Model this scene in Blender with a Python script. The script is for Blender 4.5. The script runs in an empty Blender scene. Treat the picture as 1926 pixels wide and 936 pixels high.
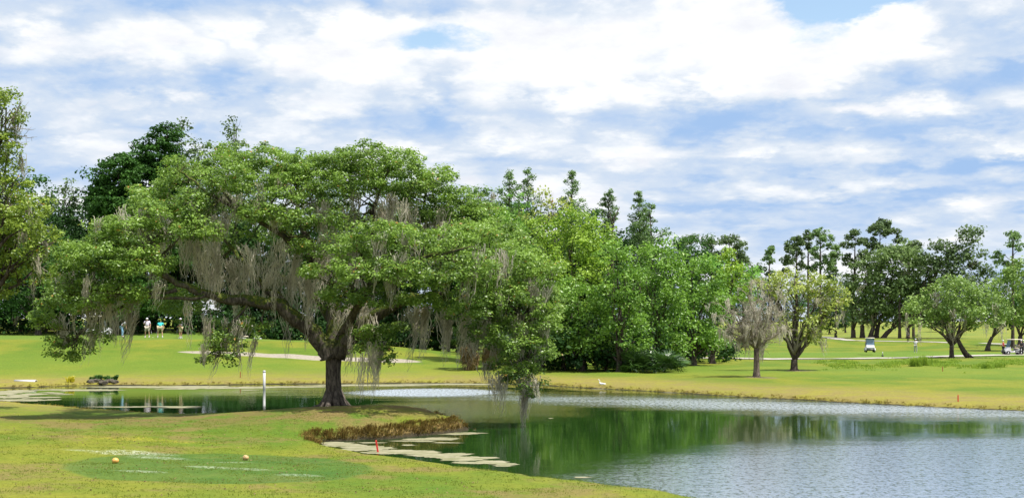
import bpy, bmesh, math, random
import numpy as np
from mathutils import Vector, Matrix
R = np.random.default_rng(7)
random.seed(7)
SC = bpy.context.scene
COL = SC.collection

# ------------------------------------------------------------------ camera
F, HZ, CH, CX = 2400.0, 603.0, 4.0, 963.0          # focal length and horizon line measured on the photograph; eye height over the water
cd = bpy.data.cameras.new('camera'); cam = bpy.data.objects.new('camera', cd); COL.objects.link(cam)
cam.location = (0, 0, CH); cam.rotation_euler = (math.radians(90), 0, 0)
cd.sensor_width = 36; cd.lens = 36*F/1926; cd.shift_y = (HZ-468)/1926
cd.clip_start = .1; cd.clip_end = 6000
SC.camera = cam
SC.view_settings.view_transform = 'Standard'; SC.view_settings.look = 'None'
SC.view_settings.exposure = 0.6; SC.view_settings.gamma = 1; SC.view_settings.use_curve_mapping = False
SC.cycles.max_bounces = 6; SC.cycles.diffuse_bounces = 3; SC.cycles.glossy_bounces = 3
SC.cycles.transmission_bounces = 4; SC.cycles.transparent_max_bounces = 4
SC.cycles.caustics_reflective = False; SC.cycles.caustics_refractive = False

# ------------------------------------------------------------------ node helpers
class NT:
    def __init__(s, nt): s.nt = nt
    def n(s, t, **k):
        nd = s.nt.nodes.new(t); ins = k.pop('i', {})
        for a, v in k.items(): setattr(nd, a, v)
        for a, v in ins.items():
            if isinstance(v, bpy.types.NodeSocket): s.nt.links.new(v, nd.inputs[a])
            else: nd.inputs[a].default_value = v
        return nd
    def m(s, op, a, b=0.0, c=None, clamp=False):
        i = {0: a, 1: b}
        if c is not None: i[2] = c
        return s.n('ShaderNodeMath', operation=op, use_clamp=clamp, i=i).outputs[0]
    def mix(s, f, a, b):
        nd = s.n('ShaderNodeMix', data_type='RGBA')
        for k, v in ((0, f), (6, a), (7, b)):
            if isinstance(v, bpy.types.NodeSocket): s.nt.links.new(v, nd.inputs[k])
            else: nd.inputs[k].default_value = (tuple(v)+(1,))[:4] if k else v
        return nd.outputs[2]
    def noise(s, vec, scale, detail=4, rough=.55, dist=0):
        return s.n('ShaderNodeTexNoise', i={'Vector': vec, 'Scale': scale, 'Detail': detail, 'Roughness': rough, 'Distortion': dist}).outputs[0]
    def sm(s, v, a, b):
        nd = s.n('ShaderNodeMapRange', interpolation_type='SMOOTHSTEP', i={0: v, 1: a, 2: b, 3: 0., 4: 1.})
        return nd.outputs[0]
    def scale(s, vec, sc, loc=(0, 0, 0)):
        return s.n('ShaderNodeMapping', i={0: vec, 1: loc, 3: sc}).outputs[0]
    def out(s, sh): 
        o = s.n('ShaderNodeOutputMaterial'); s.nt.links.new(sh, o.inputs[0])
def newmat(name):
    m = bpy.data.materials.new(name); m.use_nodes = True; m.node_tree.nodes.clear()
    return m, NT(m.node_tree)

# ------------------------------------------------------------------ sun and sky
SUN = Vector((.38, -.17, .90)).normalized()
sun_el = math.asin(SUN.z); sun_rot = math.atan2(SUN.x, SUN.y)
sl = bpy.data.lights.new('sun', 'SUN'); sl.energy = 5.0; sl.angle = math.radians(.53); sl.color = (1, .955, .88)
so = bpy.data.objects.new('sun', sl); COL.objects.link(so)
so.rotation_euler = (-SUN).to_track_quat('-Z', 'Y').to_euler(); so.location = (0, 0, 60)
world = bpy.data.worlds.new('World'); SC.world = world; world.use_nodes = True
world.node_tree.nodes.clear(); w = NT(world.node_tree)
d = w.n('ShaderNodeTexCoord').outputs['Generated']
sx = w.n('ShaderNodeSeparateXYZ', i={0: d})
az = w.m('ARCTAN2', sx.outputs[0], sx.outputs[1]); el = w.m('ARCSINE', sx.outputs[2])
# clouds lie in flat streaks near the horizon and open up overhead
elc = w.m('MAXIMUM', el, .0)
vv = w.m('MULTIPLY', w.m('LOGARITHM', w.m('ADD', elc, .09), math.e), .62)
rad = w.m('SUBTRACT', 1.0, w.m('MULTIPLY', elc, .55))
base = w.n('ShaderNodeCombineXYZ', i={0: w.m('MULTIPLY', w.m('SINE', az), rad), 1: w.m('MULTIPLY', w.m('COSINE', az), rad), 2: vv}).outputs[0]
st = w.scale(base, (1, 1, .66))
wn = w.n('ShaderNodeTexNoise', i={'Vector': w.scale(st, (16, 16, 24)), 'Scale': 1., 'Detail': 6., 'Roughness': .62})
wsep = w.n('ShaderNodeSeparateColor', i={0: wn.outputs[1]})
azw = w.m('ADD', az, w.m('MULTIPLY', w.m('SUBTRACT', wsep.outputs[0], .5), .11))
elw = w.m('ADD', el, w.m('MULTIPLY', w.m('SUBTRACT', wsep.outputs[1], .5), .05))
def blob(px, py, sxp, syp, amp):
    a0 = math.atan2(px-CX, F); e0 = math.atan2(HZ-py, math.hypot(F, px-CX))
    q = w.m('ADD', w.m('POWER', w.m('ABSOLUTE', w.m('MULTIPLY', w.m('SUBTRACT', azw, a0), F/sxp)), 2.),
                 w.m('POWER', w.m('ABSOLUTE', w.m('MULTIPLY', w.m('SUBTRACT', elw, e0), F/syp)), 2.))
    return w.m('MULTIPLY', w.m('EXPONENT', w.m('MULTIPLY', q, -1.)), amp)
def total(bl):
    t = blob(*bl[0])
    for b in bl[1:]: t = w.m('ADD', t, blob(*b))
    return t
shade_blobs = [(330, 158, 190, 26, .75), (820, 232, 230, 30, .42), (700, 8, 270, 22, .55), (1010, 205, 130, 26, .38), (1330, 215, 190, 30, .72),
    (1680, 238, 260, 24, .62), (1890, 150, 170, 30, .62), (1880, 318, 150, 26, .72), (1560, 325, 300, 12, .3), (1800, 375, 260, 20, .55),
    (1400, 300, 170, 12, .3), (960, 305, 160, 12, .35), (30, 75, 90, 12, .45), (1890, 60, 110, 30, .4), (1420, 375, 260, 12, .35),
    (70, 220, 60, 60, .25), (250, 8, 200, 20, .35), (1640, 185, 120, 12, .35), (60, 330, 120, 26, .22), (1300, 160, 160, 15, .15), (1480, 420, 200, 16, .3),
    (640, 100, 230, 60, -.4), (1180, 110, 280, 80, -.7), (1660, 60, 75, 55, -.8), (1040, 230, 120, 45, -.3), (1500, 110, 100, 60, -.5), (350, 70, 130, 40, -.3),
    (1640, 200, 60, 16, -.5), (1780, 212, 60, 14, -.4), (1350, 290, 230, 22, -.45), (1880, 280, 70, 14, -.35), (600, 200, 90, 30, -.35), (80, 80, 70, 18, -.5)]
n1 = w.noise(w.scale(st, (8, 8, 10.5)), 1., 7, .56, .1); n2 = w.noise(w.scale(st, (24, 24, 30)), 1., 6, .6, .2)
nn = w.m('ADD', w.m('MULTIPLY', n1, .75), w.m('MULTIPLY', n2, .45))
n1u = w.noise(w.scale(st, (8, 8, 10.5), (0, 0, .32)), 1., 4, .5, .1)                # bright tops, shaded undersides
S = w.m('ADD', w.m('MULTIPLY', w.m('SUBTRACT', nn, .60), 1.7), w.m('ADD', w.m('MULTIPLY', total(shade_blobs), 1.15), .06))
S = w.m('ADD', S, w.m('MULTIPLY', w.m('SUBTRACT', n1u, n1), 1.3))
pv = w.n('ShaderNodeVectorMath', operation='ADD', i={0: w.scale(st, (15, 15, 20)), 1: w.n('ShaderNodeVectorMath', operation='SCALE', i={0: wn.outputs[1], 'Scale': 1.5}).outputs[0]}).outputs[0]
puff = w.n('ShaderNodeTexVoronoi', feature='SMOOTH_F1', i={'Vector': pv, 'Scale': 1., 'Smoothness': .35, 'Detail': 2., 'Roughness': .5}).outputs['Distance']
S = w.m('ADD', S, w.m('MULTIPLY', w.m('SUBTRACT', puff, .60), .9))
S = w.n('ShaderNodeMapRange', i={0: S, 1: -.16, 2: 1.25, 3: 0., 4: 1.}).outputs[0]
open_blobs = [(1565, 0, 125, 80, 2.2), (815, 72, 130, 32, 1.3), (985, 38, 80, 10, .3), (1760, -30, 90, 30, .5), (1660, 60, 90, 50, -1.1)]
n3 = w.noise(w.scale(st, (5, 5, 9), (4, 2, 1)), 1., 6, .55)
O = w.sm(w.m('ADD', w.m('ADD', w.m('MULTIPLY', w.m('SUBTRACT', n3, .69), 2.5), w.m('MULTIPLY', w.sm(el, .27, .7), .45)), total(open_blobs)), .22, .95)
white = w.mix(w.sm(w.noise(w.scale(st, (14, 14, 24), (1, 5, 3)), 1., 6, .6), .4, .75), (1.06, 1.07, 1.08), (.86, .88, .95))
ccol = w.mix(w.sm(S, .30, 1.), w.mix(w.sm(S, 0., .50), white, (.71, .80, .92)), (.38, .57, .88))
sky = w.n('ShaderNodeTexSky', sky_type='NISHITA', sun_disc=False, sun_elevation=sun_el, sun_rotation=sun_rot, air_density=1.2, dust_density=.6, ozone_density=1.)
bg1 = w.n('ShaderNodeBackground', i={0: sky.outputs[0], 1: .12})
bg2 = w.n('ShaderNodeBackground', i={0: ccol, 1: .66})
cover = w.m('SUBTRACT', 1., O)
mx = w.n('ShaderNodeMixShader', i={0: cover, 1: bg1.outputs[0], 2: bg2.outputs[0]})
wo = w.n('ShaderNodeOutputWorld'); world.node_tree.links.new(mx.outputs[0], wo.inputs[0])
world.cycles.sampling_method = 'MANUAL'; world.cycles.sample_map_resolution = 512

# ------------------------------------------------------------------ terrain function
def wpt(px, py, z=0.0):
    D = (CH-z)*F/(py-HZ); return ((px-CX)/F*D, D)
shore = [wpt(-160, 757, .2), wpt(0, 752, .2), wpt(90, 757, .2), wpt(200, 763, .25), wpt(330, 767, .3), wpt(470, 765, .4), wpt(590, 761, .5), wpt(680, 763, .55), wpt(760, 768, .55),
         wpt(815, 777, .45), wpt(850, 786, .4), wpt(876, 797, .2), wpt(884, 807), wpt(850, 814), wpt(790, 819), wpt(740, 824), wpt(680, 827), wpt(630, 829), wpt(592, 830),
         wpt(600, 833, .05), wpt(640, 839, .12), wpt(720, 851, .15), wpt(811, 860, .15), wpt(880, 871, .15), wpt(948, 880, .15), wpt(1000, 886, .15), wpt(1100, 897, .15), wpt(1250, 915, .15), wpt(1390, 937, .15),
         (9.5, 24), (14, 19), (24, 13), (40, 12), (52, 24), (50, 40), (40, 48), (31, 53),
         wpt(2080, 779), wpt(1926, 772), wpt(1800, 767), wpt(1700, 762), wpt(1600, 757), wpt(1500, 751), wpt(1400, 746), wpt(1300, 740), wpt(1200, 734), wpt(1100, 729), wpt(1000, 723), wpt(900, 721),
         wpt(780, 720), wpt(650, 721), wpt(500, 722), wpt(360, 724), wpt(240, 724), wpt(120, 725), wpt(60, 728), wpt(0, 729), wpt(-120, 733), wpt(-200, 742)]
def catmull(P, k):
    P = np.array(P, float); n = len(P); out = []
    for i in range(n):
        a, b, c, e = P[i-1], P[i], P[(i+1) % n], P[(i+2) % n]
        for j in range(k):
            t = j/k; out.append(.5*(2*b+(c-a)*t+(2*a-5*b+4*c-e)*t*t+(3*b-a-3*c+e)*t**3))
    return np.array(out)
SH = catmull(shore, 5)
_ang = np.linspace(0, 2*np.pi, len(SH), endpoint=False)
SH = SH+np.c_[R.normal(0, .05, len(SH)), R.normal(0, .10, len(SH))]
def sdist(x, y):
    x = np.atleast_1d(np.asarray(x, float)); y = np.atleast_1d(np.asarray(y, float))
    dm = np.full(x.shape, 1e9); ins = np.zeros(x.shape, bool)
    for i in range(len(SH)):
        ax, ay = SH[i]; bx, by = SH[(i+1) % len(SH)]
        ex, ey = bx-ax, by-ay
        t = np.clip(((x-ax)*ex+(y-ay)*ey)/(ex*ex+ey*ey), 0, 1)
        dm = np.minimum(dm, (x-ax-t*ex)**2+(y-ay-t*ey)**2)
        if ay != by:
            c = (ay > y) != (by > y)
            ins ^= c & (x < ex*(y-ay)/(by-ay)+ax)
    return np.where(ins, -1, 1)*np.sqrt(dm)
def ss(a, b, v):
    t = np.clip((v-a)/(b-a), 0, 1); return t*t*(3-2*t)
def vnoise(x, y, s, seed=0):
    return (np.sin(x*s+seed)*np.cos(y*s*1.13+seed*2.1)+np.sin(x*s*2.3+y*s*.7+seed*3)*.5+np.cos(y*s*2.9-x*s*1.1+seed)*.3)/1.8
def ground(x, y, sd=None):
    x = np.atleast_1d(np.asarray(x, float)); y = np.atleast_1d(np.asarray(y, float))
    if sd is None: sd = sdist(x, y)
    wn = 1-ss(52, 64, y-.12*np.clip(-x-5, 0, 40))                 # near side of the pond
    pen = np.exp(-((x+5.5)/5.5)**2-((y-47.5)/5)**2)                  # peninsula that carries the oak
    hb = .24+.55*pen-.08*wn*(1-pen)+.04*vnoise(x, y, .9, 2)
    land = hb*(1-np.exp(-np.maximum(sd, 0)/(.35-.15*pen)))+.012*np.minimum(np.maximum(sd, 0), 12)
    land += wn*.03*np.clip(sd-2.5, 0, 40)*(1-pen)
    A = np.interp(x, [-60, -28, -17, -7, 2, 9], [2.25, 2.15, 1.75, .95, .25, 0])
    back = ss(115, 127, y)*ss(-31, -24, x)
    mound = A*ss(81, 112, y)*(1-.55*back)+.6*ss(118, 138, y)*ss(-26, -34, x)
    rw = ss(4, 26, x)
    right = rw*(-.75*ss(112, 172, y)+1.0*ss(190, 250, y))+1.6*ss(260, 450, y)
    sandpit = -.22*np.exp(-((x+13)/9)**2-((y-97)/1.9)**2)
    far = (mound+right+sandpit)*(1-wn)
    und = .05*vnoise(x, y, .21, 5)*np.clip(sd/4, 0, 1)+.02*vnoise(x, y, .9, 9)*np.clip(sd/2, 0, 1)
    zl = land+far+und
    zw = np.maximum(-.9, .45*sd)-.03
    return np.where(sd > 0, zl, zw)
def gz(x, y): return float(ground(x, y)[0])
def hit(px, py):                                                   # where the line of sight through a pixel meets the ground
    Ds = np.arange(8, 420, .1); X = (px-CX)/F*Ds; Z = CH-(py-HZ)/F*Ds
    g = np.maximum(ground(X, Ds), 0); k = np.argmax(Z <= g)
    return Vector((float(X[k]), float(Ds[k]), float(g[k])))
def at(px, D): return Vector(((px-CX)/F*D, D, max(gz((px-CX)/F*D, D), 0)))
def zat(py, D): return CH-(py-HZ)/F*D

# ------------------------------------------------------------------ mesh helpers
def link(o, parent=None):
    COL.objects.link(o)
    if parent is not None: o.parent = parent
    return o
def tag(o, label=None, cat=None, group=None, kind=None):
    for k, v in (('label', label), ('category', cat), ('group', group), ('kind', kind)):
        if v: o[k] = v
    return o
def empty(name, loc, label, cat, group=None, rz=0):
    o = bpy.data.objects.new(name, None); o.location = loc; o.rotation_euler = (0, 0, rz); o.empty_display_size = .3
    COL.objects.link(o); return tag(o, label, cat, group)
def npmesh(name, V, Q, mat, tint=None, smooth=False):
    V = np.asarray(V, np.float32); Q = np.asarray(Q, np.int32); k = Q.shape[1]
    me = bpy.data.meshes.new(name)
    me.vertices.add(len(V)); me.vertices.foreach_set('co', V.ravel())
    me.loops.add(Q.size); me.loops.foreach_set('vertex_index', Q.ravel())
    me.polygons.add(len(Q)); me.polygons.foreach_set('loop_start', np.arange(0, Q.size, k, dtype=np.int32))
    me.polygons.foreach_set('use_smooth', np.full(len(Q), smooth))
    if tint is not None:
        a = me.attributes.new('tint', 'FLOAT', 'POINT'); a.data.foreach_set('value', np.asarray(tint, np.float32).ravel())
    me.materials.append(mat); me.update(calc_edges=True); return me
class MB:
    def __init__(s): s.v = []; s.f = []
    def add(s, V, Fc):
        b = len(s.v); s.v += [tuple(map(float, p)) for p in V]; s.f += [tuple(b+i for i in f) for f in Fc]; return s
    def box(s, c, sz, rz=0, taper=1, bev=0, ry=0):
        bm = bmesh.new(); bmesh.ops.create_cube(bm, size=1)
        for q in bm.verts:
            t = taper if q.co.z > 0 else 1
            q.co = Vector((q.co.x*sz[0]*t, q.co.y*sz[1]*t, q.co.z*sz[2]))
        if bev: bmesh.ops.bevel(bm, geom=bm.edges[:], offset=bev, segments=2, affect='EDGES')
        M = Matrix.Translation(c) @ Matrix.Rotation(rz, 4, 'Z') @ Matrix.Rotation(ry, 4, 'Y')
        bm.transform(M); bm.verts.index_update()
        s.add([q.co for q in bm.verts], [[q.index for q in f.verts] for f in bm.faces]); bm.free(); return s
    def tube(s, P, r, n=8, cap=True, wob=0):
        P = [Vector(p) for p in P]; rr = r if hasattr(r, '__len__') else [r]*len(P); V = []; Fc = []
        up = None
        for i, p in enumerate(P):
            t = (P[min(i+1, len(P)-1)]-P[max(i-1, 0)]).normalized()
            if up is None: up = t.orthogonal().normalized()
            up = (up-t*up.dot(t)).normalized(); b = t.cross(up)
            for k in range(n):
                a = 2*math.pi*k/n; q = rr[i]*(1+(random.uniform(-wob, wob) if wob else 0))
                V.append(p+up*math.cos(a)*q+b*math.sin(a)*q)
        for i in range(len(P)-1):
            for k in range(n): Fc.append((i*n+k, i*n+(k+1) % n, (i+1)*n+(k+1) % n, (i+1)*n+k))
        if cap: Fc.append(tuple(range(n))[::-1]); Fc.append(tuple((len(P)-1)*n+k for k in range(n)))
        return s.add(V, Fc)
    def ball(s, c, r, sub=2):
        bm = bmesh.new(); bmesh.ops.create_icosphere(bm, subdivisions=sub, radius=1)
        rr = r if hasattr(r, '__len__') else (r, r, r)
        V = [(c[0]+q.co.x*rr[0], c[1]+q.co.y*rr[1], c[2]+q.co.z*rr[2]) for q in bm.verts]; bm.verts.index_update()
        s.add(V, [[q.index for q in f.verts] for f in bm.faces]); bm.free(); return s
    def mesh(s, name, mat, smooth=True):
        me = bpy.data.meshes.new(name); me.from_pydata(s.v, [], s.f); me.materials.append(mat)
        if smooth: me.polygons.foreach_set('use_smooth', [True]*len(me.polygons))
        me.update(); return me
    def build(s, name, mat, parent=None, smooth=True):
        return link(bpy.data.objects.new(name, s.mesh(name, mat, smooth)), parent)

# ------------------------------------------------------------------ materials
def plain(name, col, rough=.6, var=.12, scale=8, metal=0, spec=.5):
    m, t = newmat(name); co = t.n('ShaderNodeTexCoord').outputs['Object']
    f = t.noise(co, scale, 5, .6); c2 = tuple(c*(1-var*2) for c in col)
    c = t.mix(t.sm(f, .35, .7), col, c2)
    b = t.n('ShaderNodeBsdfPrincipled', i={'Base Color': c, 'Roughness': rough, 'Metallic': metal, 'Specular IOR Level': spec})
    t.out(b.outputs[0]); return m
def leafmat(name, dark, light, accent=None, trans=.3, rough=.42, acc_at=.93, spec=.5):
    m, t = newmat(name)
    a = t.n('ShaderNodeAttribute', attribute_name='tint').outputs['Fac']
    c = t.mix(t.sm(a, .05, .85), dark, light)
    if accent: c = t.mix(t.sm(a, acc_at, acc_at+.05), c, accent)
    b = t.n('ShaderNodeBsdfPrincipled', i={'Base Color': c, 'Roughness': rough, 'Specular IOR Level': spec})
    tr = t.n('ShaderNodeBsdfTranslucent', i={0: t.mix(.5, c, tuple(min(1, v*1.6) for v in light))})
    t.out(t.n('ShaderNodeMixShader', i={0: trans, 1: b.outputs[0], 2: tr.outputs[0]}).outputs[0]); return m
def barkmat(name, c1, c2, moss=0.):
    m, t = newmat(name); co = t.n('ShaderNodeTexCoord').outputs['Object']
    f = t.noise(t.scale(co, (9, 9, 2.2)), 1.3, 6, .65, .4)
    c = t.mix(t.sm(f, .35, .68), c1, c2)
    if moss:
        g = t.n('ShaderNodeNewGeometry'); nz = t.n('ShaderNodeSeparateXYZ', i={0: g.outputs['Normal']}).outputs[2]
        pz = t.n('ShaderNodeSeparateXYZ', i={0: co})
        k = t.m('ADD', t.m('MULTIPLY', nz, .22), t.noise(co, 2.6, 6, .65))
        k = t.m('MULTIPLY', t.sm(k, .47, .60), t.m('MULTIPLY', t.sm(pz.outputs[2], 2.0, 3.0), moss))
        c = t.mix(k, c, t.mix(t.sm(t.noise(co, 11, 4), .4, .65), (.035, .060, .010), (.12, .135, .02)))
    h = t.n('ShaderNodeBump', i={'Strength': .9, 'Distance': .05, 'Height': f})
    b = t.n('ShaderNodeBsdfPrincipled', i={'Base Color': c, 'Roughness': .92, 'Normal': h.outputs[0], 'Specular IOR Level': .2})
    t.out(b.outputs[0]); return m
M = {}
M['oak_leaf'] = leafmat('oak_leaf', (.016, .058, .007), (.235, .37, .058), (.45, .17, .04), .32, .42, .965)
M['oak_yel'] = leafmat('oak_yellow_leaf', (.05, .105, .012), (.28, .38, .05), (.42, .13, .02), .32, .4, .97)
M['lush'] = leafmat('lush_leaf', (.050, .14, .012), (.20, .36, .045), (.30, .42, .10), .30, .42)
M['bright'] = leafmat('bright_leaf', (.09, .20, .015), (.30, .44, .05), None, .34, .45)
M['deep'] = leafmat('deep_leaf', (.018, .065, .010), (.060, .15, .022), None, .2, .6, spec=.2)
M['shade'] = leafmat('shade_tinted_leaf', (.006, .026, .005), (.030, .080, .014), None, .15, .65, spec=.15)  # green darkened so the shade of the wood sits in the leaf colour
M['cypress'] = leafmat('cypress_needle', (.07, .14, .045), (.19, .30, .10), None, .25, .6, spec=.2)
M['cypress_l'] = leafmat('light_cypress_needle', (.08, .20, .03), (.22, .42, .08), None, .3, .6, spec=.2)
M['pine'] = leafmat('pine_needle', (.045, .085, .03), (.15, .22, .085), None, .25, .6, spec=.2)
M['faroak'] = leafmat('far_oak_leaf', (.06, .115, .035), (.19, .28, .09), None, .3, .55, spec=.3)
M['olive'] = leafmat('olive_leaf', (.12, .19, .025), (.40, .46, .10), (.36, .20, .06), .32, .5, .95)
M['lush_s'] = leafmat('soft_oak_leaf', (.06, .13, .02), (.25, .37, .08), None, .3, .5)
M['palm'] = leafmat('palm_frond', (.012, .04, .008), (.06, .13, .02), None, .2, .4)
M['palm_dead'] = leafmat('dead_frond', (.10, .07, .03), (.28, .20, .10), None, .2, .7, spec=.2)
M['moss'] = leafmat('spanish_moss', (.16, .138, .11), (.66, .60, .50), None, .5, .95, spec=.05)
M['twig'] = leafmat('grey_twig', (.28, .25, .21), (.66, .61, .52), None, .5, .95, spec=.05)
M['tuft'] = leafmat('bank_grass', (.07, .05, .015), (.36, .29, .06), (.16, .24, .03), .25, .8, .8, spec=.1)
M['thatch'] = leafmat('thatch', (.045, .028, .010), (.30, .21, .055), (.14, .20, .03), .2, .9, .8, spec=.1)
M['tuft_g'] = leafmat('lush_grass', (.08, .17, .015), (.30, .42, .05), None, .3, .6, spec=.2)
M['bark_oak'] = barkmat('mossy_oak_bark', (.035, .028, .024), (.15, .125, .105), 1.0)
M['bark'] = barkmat('bark', (.03, .024, .02), (.12, .095, .08))
M['bark_l'] = barkmat('pale_bark', (.07, .055, .045), (.23, .185, .15))

def ell(t, X, Y, cx, cy, a, b, rot=0, warp=None, soft=.12, wa=.3):
    dx = t.m('SUBTRACT', X, cx); dy = t.m('SUBTRACT', Y, cy); c, s = math.cos(rot), math.sin(rot)
    u = t.m('ADD', t.m('MULTIPLY', dx, c/a), t.m('MULTIPLY', dy, s/a)); v = t.m('SUBTRACT', t.m('MULTIPLY', dy, c/b), t.m('MULTIPLY', dx, s/b))
    q = t.m('SQRT', t.m('ADD', t.m('MULTIPLY', u, u), t.m('MULTIPLY', v, v)))
    if warp is not None: q = t.m('ADD', q, t.m('MULTIPLY', t.m('SUBTRACT', warp, .5), wa))
    return t.m('SUBTRACT', 1., t.sm(q, 1-soft, 1+soft))
def grassmat():
    m, t = newmat('turf'); co = t.n('ShaderNodeTexCoord').outputs['Object']
    sp = t.n('ShaderNodeSeparateXYZ', i={0: co}); X, Y = sp.outputs[0], sp.outputs[1]
    sd = t.n('ShaderNodeAttribute', attribute_name='shore').outputs['Fac']
    big = t.noise(t.scale(co, (1, .8, 1)), .13, 5, .6); mid = t.noise(co, .75, 6, .65); fine = t.noise(co, 9, 6, .75); tiny = t.noise(co, 42, 4, .7)
    wp = t.noise(co, .5, 5, .6)
    G = (.095, .170, .014); Yl = (.215, .225, .024); Br = (.22, .165, .060)
    c = t.mix(t.sm(big, .40, .62), G, Yl)
    c = t.mix(t.m('MULTIPLY', t.sm(mid, .36, .66), .55), c, (.145, .200, .018))
    # dry turf: along the far bank, on the near lawn in patches
    farb = t.m('MULTIPLY', t.sm(Y, 52., 60.), t.m('SUBTRACT', 1., t.sm(sd, 3.0, 10.)))
    c = t.mix(t.m('MULTIPLY', farb, .80), c, t.mix(t.sm(mid, .42, .6), (.28, .245, .045), (.27, .205, .07)))
    nearw = t.m('SUBTRACT', 1., t.sm(Y, 52., 60.))
    dry = t.m('MULTIPLY', t.sm(t.m('ADD', t.m('MULTIPLY', mid, .5), t.m('MULTIPLY', t.noise(co, .28, 5, .6), .6)), .53, .66), t.m('MULTIPLY', nearw, .75))
    c = t.mix(dry, c, Br)
    # shaded ground of the peninsula is bare and brown in places
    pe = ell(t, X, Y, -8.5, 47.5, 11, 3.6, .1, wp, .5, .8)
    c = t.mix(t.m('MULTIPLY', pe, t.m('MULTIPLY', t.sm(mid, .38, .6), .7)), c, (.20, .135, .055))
    # putting green on the mound, a closer and brighter cut
    gr = ell(t, X, Y, -38, 118, 24, 11, 0, wp, .06, .1); c = t.mix(t.m('MULTIPLY', gr, .8), c, (.13, .215, .03))
    fw = ell(t, X, Y, 52, 158, 40, 22, 0, wp, .1, .2); c = t.mix(t.m('MULTIPLY', fw, .75), c, (.12, .21, .022))
    fw2 = ell(t, X, Y, 24, 92, 26, 9, -.1, wp, .3, .3); c = t.mix(t.m('MULTIPLY', fw2, .55), c, (.15, .22, .022))
    fr = t.sm(Y, 225., 260.); c = t.mix(fr, c, t.mix(t.sm(big, .4, .6), (.24, .255, .04), (.16, .22, .035)))
    wl = ell(t, X, Y, -32, 90, 34, 7, 0, wp, .5, .4); c = t.mix(t.m('MULTIPLY', wl, .5), c, (.155, .22, .022))
    # the tee, darker and denser
    tc = hit(420, 878); te = ell(t, X, Y, tc.x-.1, tc.y+.2, 3.75, 4.2, 0, wp, .035, .22)
    c = t.mix(t.m('MULTIPLY', te, .75), c, t.mix(t.sm(mid, .35, .65), (.050, .130, .022), (.095, .165, .030)))
    for (px, py, a, b, k) in [(250, 851, .95, .55, .8), (300, 860, .7, .35, .5), (265, 886, .5, .22, .6), (395, 878, .55, .22, .5), (440, 869, .5, .22, .4), (560, 893, .5, .3, .45), (475, 882, .5, .22, .4), (150, 846, .4, .2, .4)]:
        p = hit(px, py); e = ell(t, X, Y, p.x, p.y, a, b, 0, mid, .5, 1.0)
        c = t.mix(t.m('MULTIPLY', t.m('MULTIPLY', e, t.sm(fine, .40, .62)), k), c, (.52, .56, .45))
    p = hit(272, 827); e = ell(t, X, Y, p.x, p.y, 2.4, .55, -.10, mid, .5, 1.3)
    c = t.mix(t.m('MULTIPLY', e, t.m('MULTIPLY', t.sm(fine, .42, .62), .6)), c, (.40, .34, .03))
    # white-sand bunker along the foot of the mound
    for (px, py, a, b) in [(385, 662, 2.0, .8), (560, 671, 5.0, .95), (700, 676, 3.8, 1.0), (455, 664, 2.2, .5)]:
        p = hit(px, py); e = ell(t, X, Y, p.x, p.y, a, b, 0, wp, .08, .5); c = t.mix(e, c, t.mix(fine, (.30, .26, .20), (.42, .38, .31)))
    # bare dirt round the trunks
    for (px, D, a) in [(628, 51, 1.25), (1423, 82, 1.0), (1495, 92.5, 1.1), (1800, 132, 2.2)]:
        p = at(px, D); e = ell(t, X, Y, p.x+.3, p.y-.2, a, a*.7, 0, mid, .3, .9); c = t.mix(t.m('MULTIPLY', e, .85), c, t.mix(fine, (.16, .11, .08), (.30, .23, .17)))
    # soil and roots where the bank drops
    nz = t.n('ShaderNodeSeparateXYZ', i={0: t.n('ShaderNodeNewGeometry').outputs['Normal']}).outputs[2]
    c = t.mix(t.m('MULTIPLY', t.m('SUBTRACT', 1., t.sm(nz, .70, .93)), t.m('SUBTRACT', 1., t.sm(sd, .6, 1.2))), c, t.mix(t.sm(fine, .4, .6), (.06, .045, .015), (.22, .15, .05)))
    c = t.mix(t.m('SUBTRACT', 1., t.sm(sd, .02, .14)), c, (.05, .042, .025))
    # grain of the blades
    g1 = t.m('ADD', t.m('MULTIPLY', t.sm(fine, .3, .7), .34), t.m('ADD', t.m('MULTIPLY', t.sm(tiny, .3, .7), .26), .48))
    mu = t.n('ShaderNodeMix', data_type='RGBA', blend_type='MULTIPLY', i={0: 1.}); m.node_tree.links.new(c, mu.inputs[6])
    cc = t.n('ShaderNodeCombineColor', i={0: g1, 1: g1, 2: g1}); m.node_tree.links.new(cc.outputs[0], mu.inputs[7])
    h = t.m('ADD', t.m('MULTIPLY', fine, 1.), t.m('MULTIPLY', tiny, .5))
    bp = t.n('ShaderNodeBump', i={'Strength': .7, 'Distance': .03, 'Height': h})
    b = t.n('ShaderNodeBsdfPrincipled', i={'Base Color': mu.outputs[2], 'Roughness': .9, 'Specular IOR Level': .15, 'Normal': bp.outputs[0]})
    t.out(b.outputs[0]); return m
M['turf'] = grassmat()

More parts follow.
